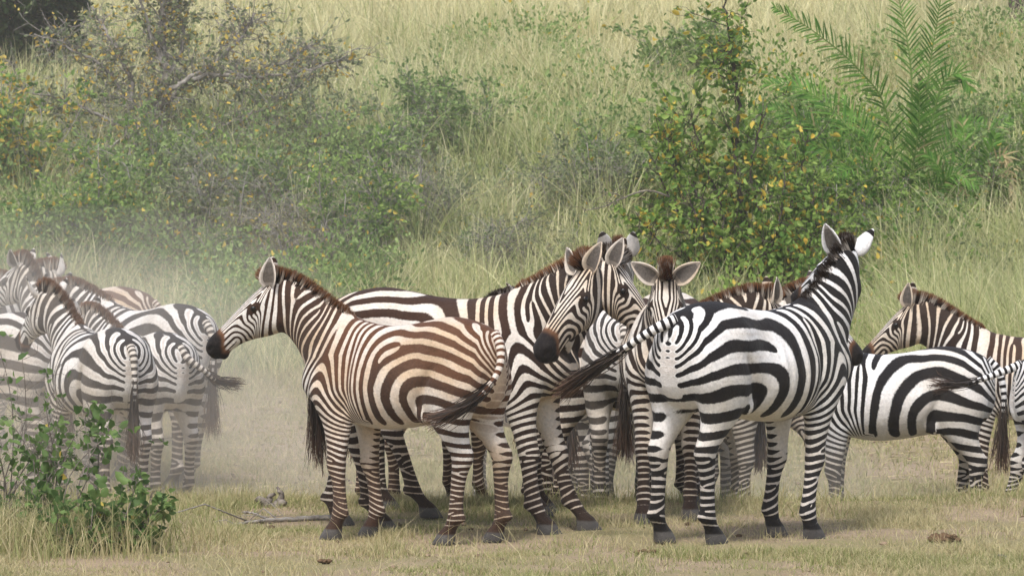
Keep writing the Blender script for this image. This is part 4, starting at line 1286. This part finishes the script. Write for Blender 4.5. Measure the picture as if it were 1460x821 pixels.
def build_zebra(label, px, d, heading, pose, coat, mane, hires=True, tail=None, gz=None, ears=(.35, .35), ear_f=(.8, .8),
                seed=0, hooves=None, freq=1.0, group="zebras of the herd", mane_h=1.0, mane_n=3400, foal=False, tuft=1.0, shift=(0, 0)):
    if hooves:
        xz = (px - 730.0) / FPX * d
        ca, sa = math.cos(math.radians(heading)), math.sin(math.radians(heading))
        for k, (hx, hy) in hooves.items():
            dd = d
            for _ in range(40):
                dd = .5 * dd + .5 * (HCAM - float(ground_z((hx - 730) / FPX * dd, dd))) * FPX / (hy - HORY)
            wx, wy = (hx - 730) / FPX * dd - xz, dd - d
            q = ((ca * wx + sa * wy) / pose.scale, (-sa * wx + ca * wy) / pose.scale)
            h0 = (-.505 if k[0] == 'h' else .43, .14 if k[1] == 'l' else -.14)
            o_ = pose.legs.get(k, (0, 0, 0, 0))
            pose.legs[k] = (min(.30, max(-.30, q[0] - h0[0])), min(.13, max(-.13, q[1] - h0[1])), o_[2], o_[3])
    rg = np.random.default_rng(seed + 100)
    vox = .0105 if hires else .016
    if vox not in _cache:
        V, F = zebra_base(vox)
        _cache[vox] = (V, F, coat_fields(V))
    V, F, (c, b, dk, hf) = _cache[vox]
    Vs, Fs, n = [pose.apply(V)], [F], len(V)
    restS, cS, bS, dkS, hfS, grS = [V], [c * freq], [b], [dk], [hf], [np.zeros(n)]
    wmS = [1 - .25 * ss(.62, .45, V[:, 2]) - .0 * V[:, 2]]
    hd_ = ss(-.035, .035, (V - np.array([0.83, 0, 1.64])) @ np.array([.98, 0, .18]))
    wmS[0] = wmS[0] * (1 - .75 * hd_) * (1 - .45 * ss(.15, .4, (V - NB) @ NAX) * (V[:, 0] > .4))
    fk = forks(V, seed)
    fk = fk * 1.0
    dsS, dcS = [np.sin(fk) * (1 - hd_) + 0 * hd_], [np.cos(fk) * (1 - hd_) + hd_]
    for k, sg in enumerate((1, -1)):
        W, EF, eb, eg = ear_geo(sg, ears[k], ear_f[k])
        Vs.append(pose.apply(W, np.ones(len(W)))); Fs.append(EF + n); n += len(W)
        restS.append(W); cS.append(np.full(len(W), .0)); bS.append(eb); dkS.append(0 * eb); hfS.append(0 * eb); grS.append(eg); wmS.append(0 * eb); dsS.append(0 * eb); dcS.append(0 * eb + 1)
    X = (px - 730.0) / FPX * d
    z0 = ground_z(X, d) if gz is None else gz
    P = np.vstack(Vs)
    o = mesh_from("zebra", P, np.vstack(Fs), coat, True, None,
                  dict(rest=np.vstack(restS), ph=np.concatenate(cS), bi=np.concatenate(bS), dk=np.concatenate(dkS), hf=np.concatenate(hfS), gr=np.concatenate(grS), wm=np.concatenate(wmS), ds=np.concatenate(dsS), dc=np.concatenate(dcS)))
    o.location = (X, d, z0)
    o.rotation_euler = (0, 0, math.radians(heading))
    tag(o, label, "zebra", group)
    # eyes
    for sg in (1, -1):
        ph_, th_ = np.linspace(.05, np.pi - .05, 10), np.linspace(0, 2 * np.pi, 14, endpoint=False)
        S = np.stack([np.sin(ph_)[:, None] * np.cos(th_), np.sin(ph_)[:, None] * np.sin(th_), np.cos(ph_)[:, None] + 0 * th_], -1) * .0190
        Vv, Ff, Tt = loft(S + (HO + .172 * HA + .066 * HB + np.array([0, sg * .0870, 0])))
        e = MB(); e.add(pose.apply(Vv, np.ones(len(Vv))), Ff, Tt)
        e.build("eye", EYE_M, o)
    # mane
    crest = interp([tuple(HO + HA * .035 + HB * .0), tuple(HO - HA * .01 + HB * .0), (.83, 0, 1.665), (.735, 0, 1.60), (.63, 0, 1.49), (.53, 0, 1.39), (.44, 0, 1.325), (.36, 0, 1.29)], 200)
    nm = mane_n
    u = rg.random(nm)
    ii = u * (len(crest) - 1)
    i0 = np.floor(ii).astype(int).clip(0, len(crest) - 2)
    base = crest[i0] * (1 - (ii - i0))[:, None] + crest[i0 + 1] * (ii - i0)[:, None]
    tg = np.gradient(crest, axis=0); tg /= np.linalg.norm(tg, axis=1)[:, None]
    nn = np.stack([tg[:, 2], 0 * tg[:, 0], -tg[:, 0]], -1)[i0]
    nn *= np.sign(nn[:, 2:3] + 1e-6)
    h = mane_h * (.082 if not foal else .085) * np.interp(u, [0, .06, .15, .7, .9, 1], [.75, 1.05, 1.1, .95, .7, .25]) * (0.88 + .2 * rg.random(nm))
    lean = rg.normal(0, .09, (nm, 1)) * tg[i0] + np.array([0, 1, 0]) * rg.normal(0, .10, (nm, 1)) + tg[i0] * .12
    lat = rg.normal(0, .014, nm)
    base = base + np.array([0, 1, 0]) * lat[:, None] - nn * .020
    tip = base + (nn + lean) * (h + .02)[:, None]
    wv = np.cross(nn, np.array([0, 1, 0])) * 0 + rg.normal(0, 1, (nm, 3)); wv /= np.linalg.norm(wv, axis=1)[:, None]
    wv *= (.0030 + .002 * rg.random(nm))[:, None] * (1 if hires else 1.7)
    mid = (base + tip) / 2
    VV = np.stack([base - wv, base + wv, mid + wv * .9, tip, mid - wv * .9], 1)
    B5 = np.repeat(base, 5, 0)
    hw = ss(-.07, .07, (B5 - np.array([0.83, 0, 1.64])) @ np.array([.98, 0, .18]))
    Vp = pose.apply(VV.reshape(-1, 3), None)
    k5 = np.arange(nm) * 5
    Fm = np.stack([k5, k5 + 1, k5 + 2, k5 + 4], -1); Tm = np.stack([k5 + 4, k5 + 2, k5 + 3], -1)
    sn = (base - NB) @ NAX
    Kc = float(coat_fields(np.array([[.40, .0, 1.06]]))[0][0])
    cn, _, _, _ = coat_fields(base + np.array([0, .03, 0]) - nn * .03)
    ph = np.repeat(cn * freq, 5)
    tp = np.tile([0, 0, .55, 1., .55], nm)
    mesh_from("mane", Vp, Fm, mane, False, o, dict(ph=ph, tp=tp * np.repeat(.75 + .5 * rg.random(nm), 5), rv=np.repeat(rg.random(nm), 5)), Tm)
    # tail: control points in the zebra's own frame
    tl = tail or [(-.69, 0, 1.17), (-.755, 0, 1.10), (-.775, 0, .95), (-.765, .0, .78), (-.76, 0, .60), (-.76, 0, .40)]
    pts = interp(tl, 40) * pose.scale
    nd = 26
    rad = np.interp(np.arange(nd), [0, 4, 14, nd - 1], [.036, .031, .022, .015]) * pose.scale
    Vd, Fd, Td = tube_geo(pts[:nd], rad, 10)
    tt = np.concatenate([np.repeat(np.arange(nd), 10), [0, nd - 1]]) / nd
    rest = np.stack([np.zeros(len(Vd)) + .2, 0 * tt, 1.0 - tt * .1], -1)
    zz = np.zeros(len(Vd))
    tail_o = mesh_from("tail", Vd, Fd, coat, True, o, dict(rest=rest + Vd * .4, ph=tt * 11, bi=-.1 + 1.6 * ss(.75, 1, tt), dk=zz, hf=zz, gr=zz, wm=zz + 1.0, ds=zz, dc=zz + 1), Td)
    ns = int(260 * tuft)
    k0 = rg.integers(13, nd + 3, ns)
    L = pts[-1] - pts[0]
    Vt, Ft, Tt3, tpv, rvv = [], [], [], [], []
    seg = 7
    jit = rg.normal(0, .014, (ns, 3)) * pose.scale
    fan = rg.normal(0, 1, (ns, 3)) * .030 * pose.scale
    wave = rg.normal(0, .010, (ns, 3)); wph = rg.random(ns) * 6.28
    Wd = rg.normal(0, 1, (ns, 3)); Wd /= np.linalg.norm(Wd, axis=1)[:, None]
    Wd *= .0050 * (1 if hires else 1.5)
    lenf = .75 + .35 * rg.random(ns)
    for q in range(seg):
        f = q / (seg - 1)
        idx = np.clip(k0 + (len(pts) - 1 - k0) * f * lenf, 0, len(pts) - 1.001)
        a0 = idx.astype(int)
        C_ = pts[a0] * (1 - (idx - a0))[:, None] + pts[a0 + 1] * (idx - a0)[:, None]
        C_ = C_ + jit * min(1, .3 + 2 * f) + fan * f ** 1.6 + wave * (np.sin(f * 7 + wph) * f)[:, None]
        ww = Wd * (1 - .75 * f)
        Vt.append(C_ - ww); Vt.append(C_ + ww); tpv += [np.full(ns, f)] * 2; rvv += [rg.random(ns) if q == 0 else rvv[0]] * 2
    Vt = np.stack(Vt, 1)                                  # ns, 2seg, 3
    base_i = np.arange(ns)[:, None] * (2 * seg) + np.arange(seg - 1)[None] * 2
    Ft = np.stack([base_i, base_i + 1, base_i + 3, base_i + 2], -1).reshape(-1, 4)
    mesh_from("tail_tuft", Vt.reshape(-1, 3), Ft, TAIL_M, False, tail_o, dict(tp=np.stack(tpv, 1).ravel(), rv=np.stack(rvv, 1).ravel()))
    return o
# ------------------------------------------------------------------ the herd
C_BROWN = coat_mat("coat_brown", (.082, .033, .015), (.014, .010, .008), (.72, .68, .63), (.60, .46, .32), 2, .16, .06, bias=.14, shadow=.8, zlo=.70)
C_DARK = coat_mat("coat_dark_brown", (.035, .016, .009), (.014, .009, .007), (.72, .68, .62), (.64, .50, .35), 5, .10, .05, bias=.22)
C_BLACK = coat_mat("coat_black", (.006, .005, .006), (.007, .006, .006), (.77, .765, .76), (.68, .64, .58), 1, .0, .03, bias=.08)
C_DUST = coat_mat("coat_dusty", (.030, .026, .025), (.03, .026, .024), (.72, .70, .67), (.62, .56, .48), 8, .0, .22)
M_BROWN = mane_mat("mane_brown", (.018, .011, .009), (.55, .48, .40), (.24, .105, .045), 1)
M_DARK = mane_mat("mane_dark", (.012, .009, .008), (.55, .50, .45), (.045, .026, .016), 2)

# front left, young brown one in profile
build_zebra("young reddish brown striped zebra facing left in front of the others", 570, 22.15, 145,
            Pose(neck=(16, 29), head=(32, -44), scale=.97, fat=.86),
            C_BROWN, M_BROWN, seed=1, freq=1.17, tuft=.7, tail=[(-.67, 0, 1.20), (-.735, .03, 1.13), (-.765, .09, 1.0), (-.72, .19, .87), (-.60, .28, .77), (-.44, .33, .71)], ears=(.30, .30), ear_f=(.25, .25),
            hooves=dict(fl=(470, 770), fr=(522, 768), hl=(638, 776), hr=(706, 773)))
# its dark neighbour, head turned back
build_zebra("dark brown zebra with chest forward and head turned back to the left", 646, 22.8, -15,
            Pose(neck=(-44, 17), head=(-129, -53), scale=1.08),
            C_DARK, M_BROWN, seed=2, tail=[(-.67, 0, 1.20), (-.76, .0, 1.12), (-.80, 0, .96), (-.79, .0, .80), (-.77, 0, .60), (-.76, 0, .34)], ears=(.5, .95), ear_f=(.7, .7),
            hooves=dict(fr=(741, 775), fl=(790, 775), hr=(545, 757), hl=(476, 750)))
build_zebra("dark zebra whose striped muzzle points right behind the turned head", 668, 23.75, -6,
            Pose(neck=(-6, 37), head=(0, -58), scale=1.02), C_DARK, M_DARK, seed=3, ears=(.35, .35), ear_f=(-.3, -.3), hooves=dict(hr=(588, 752)))
build_zebra("zebra seen from behind the ears beyond the turned head", 886, 25.3, 90,
            Pose(neck=(0, 56), head=(-6, -25), scale=1.05), C_DUST, M_BROWN, seed=24, ears=(.35, .35), ear_f=(.6, .6))
# right front zebra
build_zebra("black striped zebra with tail swishing left and head raised away", 1082, 22.15, 45,
            Pose(neck=(0, 52), head=(78, -32), scale=1.04, fat=1.05),
            C_BLACK, M_DARK, seed=5, freq=.86, tail=[(-.66, 0, 1.20), (-.74, .06, 1.16), (-.80, .16, 1.09), (-.84, .30, 1.0), (-.88, .46, .90), (-.91, .62, .80)], mane_h=.75, ears=(.7, 1.25), ear_f=(-.55, .2),
            hooves=dict(hr=(1017, 775), hl=(945, 775), fr=(1196, 772), fl=(1106, 766)))
# facing the camera
build_zebra("zebra facing the camera with brown forelock behind the swishing tail", 952, 23.75, -93,
            Pose(neck=(0, 18), head=(1, -66), scale=1.03), C_DARK, M_BROWN, seed=6, ears=(1.15, 1.15), ear_f=(.8, .8), hooves=dict(fr=(914, 757)))
build_zebra("zebra whose rounded brown mane shows over the black striped back", 905, 25.1, 18,
            Pose(neck=(8, 8), head=(0, -55), scale=.98), C_DARK, M_BROWN, seed=7, ears=(.35, .35), ear_f=(.4, .4))
build_zebra("zebra with only ears and mane tuft showing left of the raised neck", 975, 26.6, 8,
            Pose(neck=(0, 38), head=(0, -50), scale=1.03), C_DUST, M_BROWN, False, seed=8, ears=(.35, .35), ear_f=(.4, .4))
build_zebra("zebra with lowered head, dark muzzle under the black striped belly", 935, 27.6, 8,
            Pose(neck=(0, -42), head=(0, -60), scale=.95), C_DARK, M_BROWN, False, seed=9)
build_zebra("young zebra hidden but for its mane and legs behind the dark brown zebra", 612, 25.0, 52,
            Pose(neck=(3, 17), head=(-48, -42), scale=.91), C_BROWN, M_DARK, False, seed=10, ears=(.5, .5))
# dusty zebras
build_zebra("pale dusty zebra facing left behind the middle of the group", 938, 27.4, 198,
            Pose(neck=(0, 30), head=(0, -50), legs={'fl': (.06, 0, 0, 0), 'fr': (-.08, 0, 0, 0)}, scale=1.0), C_DUST, M_BROWN, False, seed=11, freq=.85)
build_zebra("dust-veiled zebra whose legs show between the two brown zebras", 755, 29.0, 178,
            Pose(neck=(0, 0), head=(0, -60), scale=.96), C_DUST, M_BROWN, False, seed=12)
build_zebra("grey striped zebra with hanging tail on the right, facing left", 1270, 28.3, 170,
            Pose(neck=(0, -5), head=(0, -60), legs={'hl': (-.05, 0, 0, 0), 'hr': (.1, 0, 0, 0)}, scale=1.03), C_BLACK, M_BROWN, seed=13, freq=.9,
            tail=[(-.67, 0, 1.20), (-.75, .0, 1.12), (-.785, 0, .96), (-.78, .0, .80), (-.775, 0, .64), (-.77, 0, .44)])
build_zebra("brown-maned zebra looking left at the right edge of the frame", 1474, 30.2, 176,
            Pose(neck=(0, 30), head=(-12, -46), scale=1.06), C_DARK, M_BROWN, seed=14, ears=(.3, .3), ear_f=(.3, .3))
build_zebra("zebra cut by the right frame edge with tail flicking left", 1586, 27.5, 8,
            Pose(neck=(0, 45), head=(0, -45), legs={'hl': (-.20, 0, .05, 0), 'hr': (-.10, 0, 0, 0)}, scale=.98), C_BLACK, M_BROWN, seed=15,
            tail=[(-.67, 0, 1.19), (-.78, 0, 1.15), (-.92, 0, 1.10), (-1.06, 0, 1.06), (-1.18, 0, 1.05), (-1.30, .02, 1.06)], tuft=.6)
# left dusty group
build_zebra("nearest dusty zebra of the left group, rump and hanging tail to the camera", 138, 26.7, 116,
            Pose(neck=(26, 40), head=(10, -44), roll=5, scale=.94), C_DUST, M_BROWN, seed=16, freq=.84, ears=(1.1, 1.1), ear_f=(.2, .2))
build_zebra("dusty zebra flicking its tail to the right behind the left bush", 200, 28.0, 121,
            Pose(neck=(0, 10), head=(0, -60), scale=.95), C_DUST, M_BROWN, seed=17, freq=.84, hooves=dict(hr=(212, 706)),
            tail=[(-.66, 0, 1.19), (-.74, -.04, 1.10), (-.78, -.14, 1.02), (-.77, -.24, .95), (-.74, -.36, .92), (-.70, -.48, .91)], tuft=.6)
build_zebra("tall dusty zebra with broad dark rump bands right of the left group", 204, 29.6, 134,
            Pose(neck=(0, 5), head=(0, -60), scale=1.06), C_DUST, M_BROWN, seed=18, freq=.8, hooves=dict(hr=(262, 690)))
build_zebra("dusty zebra with raised head and black-tipped ears at the far left", 102, 31.2, 124,
            Pose(neck=(0, 50), head=(30, -40), scale=1.04), C_DUST, M_BROWN, seed=19, freq=.86, ears=(1.1, 1.1), ear_f=(.1, .1))
build_zebra("dusty zebra whose brown back shows behind the left group", 108, 33.2, 160,
            Pose(neck=(0, 0), head=(0, -60), scale=1.04), C_BROWN, M_BROWN, False, seed=20)
build_zebra("dusty zebra half outside the left frame edge", -48, 28.6, 165,
            Pose(neck=(0, 5), head=(0, -60), scale=1.03), C_DUST, M_BROWN, False, seed=21, freq=.85)
build_zebra("dusty zebra with brown mane cut by the left frame edge", -75, 32.2, 35,
            Pose(neck=(0, 20), head=(0, -55), scale=1.06), C_DUST, M_BROWN, False, seed=22)
# ------------------------------------------------------------------ small things on the turf
DUNG_M, nt = newmat("dung")
tc = N(nt, "ShaderNodeTexCoord").outputs["Object"]
finish(nt, mixc(nt, noise(nt, tc, 40, 4), (.07, .045, .028), (.20, .13, .075)), .95, noise(nt, tc, 90, 4), .9, .01, spec=.1)


def clod(name, label, cat, px, py, r, nb, seed, mat, flat=.6):
    rg = np.random.default_rng(seed)
    d = HCAM * FPX / (py - HORY)
    X = (px - 730) / FPX * d
    mb = MB()
    th = np.linspace(0, 2 * np.pi, 14, endpoint=False); ph = np.linspace(.1, np.pi - .1, 9)
    for k in range(nb):
        c = np.array([rg.normal(0, r * .75), rg.normal(0, r * .5), r * .35 + r * .35 * rg.random() * (k < nb * .6)])
        rr = r * (.35 + .25 * rg.random())
        S = np.stack([np.sin(ph)[:, None] * np.cos(th), np.sin(ph)[:, None] * np.sin(th), (np.cos(ph)[:, None] + 0 * th) * flat], -1)
        S = S * rr * (1 + .14 * rg.normal(0, 1, S.shape[:2])[..., None]) + c
        mb.add(*loft(S))
    o = mb.build(name, mat); o.location = (X, d, float(ground_z(X, d)))
    return tag(o, label, cat)


clod("dung_pile", "crumbling brown dung pile on the turf right of the zebras", "dung", 1350, 772, .055, 14, 1, DUNG_M)
clod("dung_pile", "small round dung lump in the grass below the front left zebra", "dung", 462, 805, .032, 8, 2, DUNG_M)
clod("dung_pile", "flat brown dung lump below the striped zebra with the swishing tail", "dung", 918, 787, .035, 7, 3, DUNG_M, .45)
STONE_M, nt = newmat("dark_stone")
tc = N(nt, "ShaderNodeTexCoord").outputs["Object"]
finish(nt, mixc(nt, noise(nt, tc, 30, 4), (.03, .032, .036), (.11, .11, .115)), .8, noise(nt, tc, 60, 3), .6, .01)
clod("stone", "small dark stone in the grass near the lower right corner", "stone", 1428, 797, .028, 4, 4, STONE_M, .8)
# fallen branch and broken stump on the edge of the turf
dead_limb("fallen_branch", "thin grey branch lying on the turf left of the front zebra hooves", "branch", 23.2,
          [[(470, 737, 0), (430, 739, -.05), (385, 741, -.1), (335, 747, -.25), (300, 752, -.3)], [(385, 741, -.1), (360, 731, .1), (345, 729, .15)]], .017, BARK_GREY, 8, 4)
d = 24.0
P0 = at(388, 733, d)
rg = np.random.default_rng(12)
mb = MB()
for q in [((0, 0, -.03), (-.02, 0, .05), (.02, 0, .085)), ((.0, .02, -.02), (.05, .02, .05), (.035, .02, .12)), ((-.02, 0, 0), (-.08, 0, .05), (-.10, .02, .035)), ((.02, .0, 0), (.06, -.02, .03), (.09, -.02, .02))]:
    mb.tube(interp(q, 12) + rg.normal(0, .004, (12, 3)), np.linspace(.032, .008, 12), 8)
o = mb.build("stump", BARK_DEAD); o.location = (P0[0], d, float(ground_z(P0[0], d)))
tag(o, "small broken grey stump behind the fallen branch", "stump")
# ------------------------------------------------------------------ air: thin haze over the whole place, and the dust the herd kicks up
def vol_mat(name, dens, col):
    m, nt = newmat(name)
    pv = N(nt, "ShaderNodeVolumePrincipled")
    pv.inputs["Color"].default_value = (*col, 1)
    pv.inputs["Density"].default_value = dens
    pv.inputs["Anisotropy"].default_value = .2
    out = N(nt, "ShaderNodeOutputMaterial")
    nt.links.new(pv.outputs[0], out.inputs["Volume"])
    return m


HX, HY0, HY1, HZ0, HZ1 = 420.0, -62.0, 1210.0, -4.0, 95.0
V = [(x, y, z) for z in (HZ0, HZ1) for y in (HY0, HY1) for x in (-HX, HX)]
tag(mesh_from("haze", V, [(0, 2, 3, 1), (4, 5, 7, 6), (0, 1, 5, 4), (2, 6, 7, 3), (0, 4, 6, 2), (1, 3, 7, 5)], vol_mat("haze_air", .0008, (.96, .95, .91)), False), kind="stuff")
DUST_M = vol_mat("dust_air", .034, (.96, .90, .81))


def dust(px, d, rx, ry, zc, rz, mat):
    u = np.linspace(.06, np.pi - .06, 16); a = np.linspace(0, 2 * np.pi, 28, endpoint=False)
    S = np.stack([rx * np.sin(u)[:, None] * np.cos(a), ry * np.sin(u)[:, None] * np.sin(a), rz * np.cos(u)[:, None] + 0 * a], -1)
    X = (px - 730) / FPX * d
    V, F, T = loft(S)
    F, T = F[:, ::-1], T[:, ::-1]                       # faces outward
    o = mesh_from("dust_cloud", V, F, mat, True, None, None, T); o.location = (X, d, zc)
    return tag(o, kind="stuff")


dust(120, 28.5, 1.7, 3.6, .0, 1.0, DUST_M)
dust(110, 28.8, 2.0, 4.2, .15, 1.4, DUST_M)
dust(130, 29.2, 2.4, 4.6, .2, 1.65, DUST_M)
dust(180, 35, 4.2, 5.5, 1.2, 3.0, vol_mat("dust_air_thin", .005, (.98, .95, .89)))
MID_M = vol_mat("dust_air_mid", .055, (.97, .93, .86))
dust(810, 27.6, 2.2, 2.6, -.1, .75, MID_M)
dust(1080, 28.6, 1.6, 2.0, -.3, .5, MID_M)
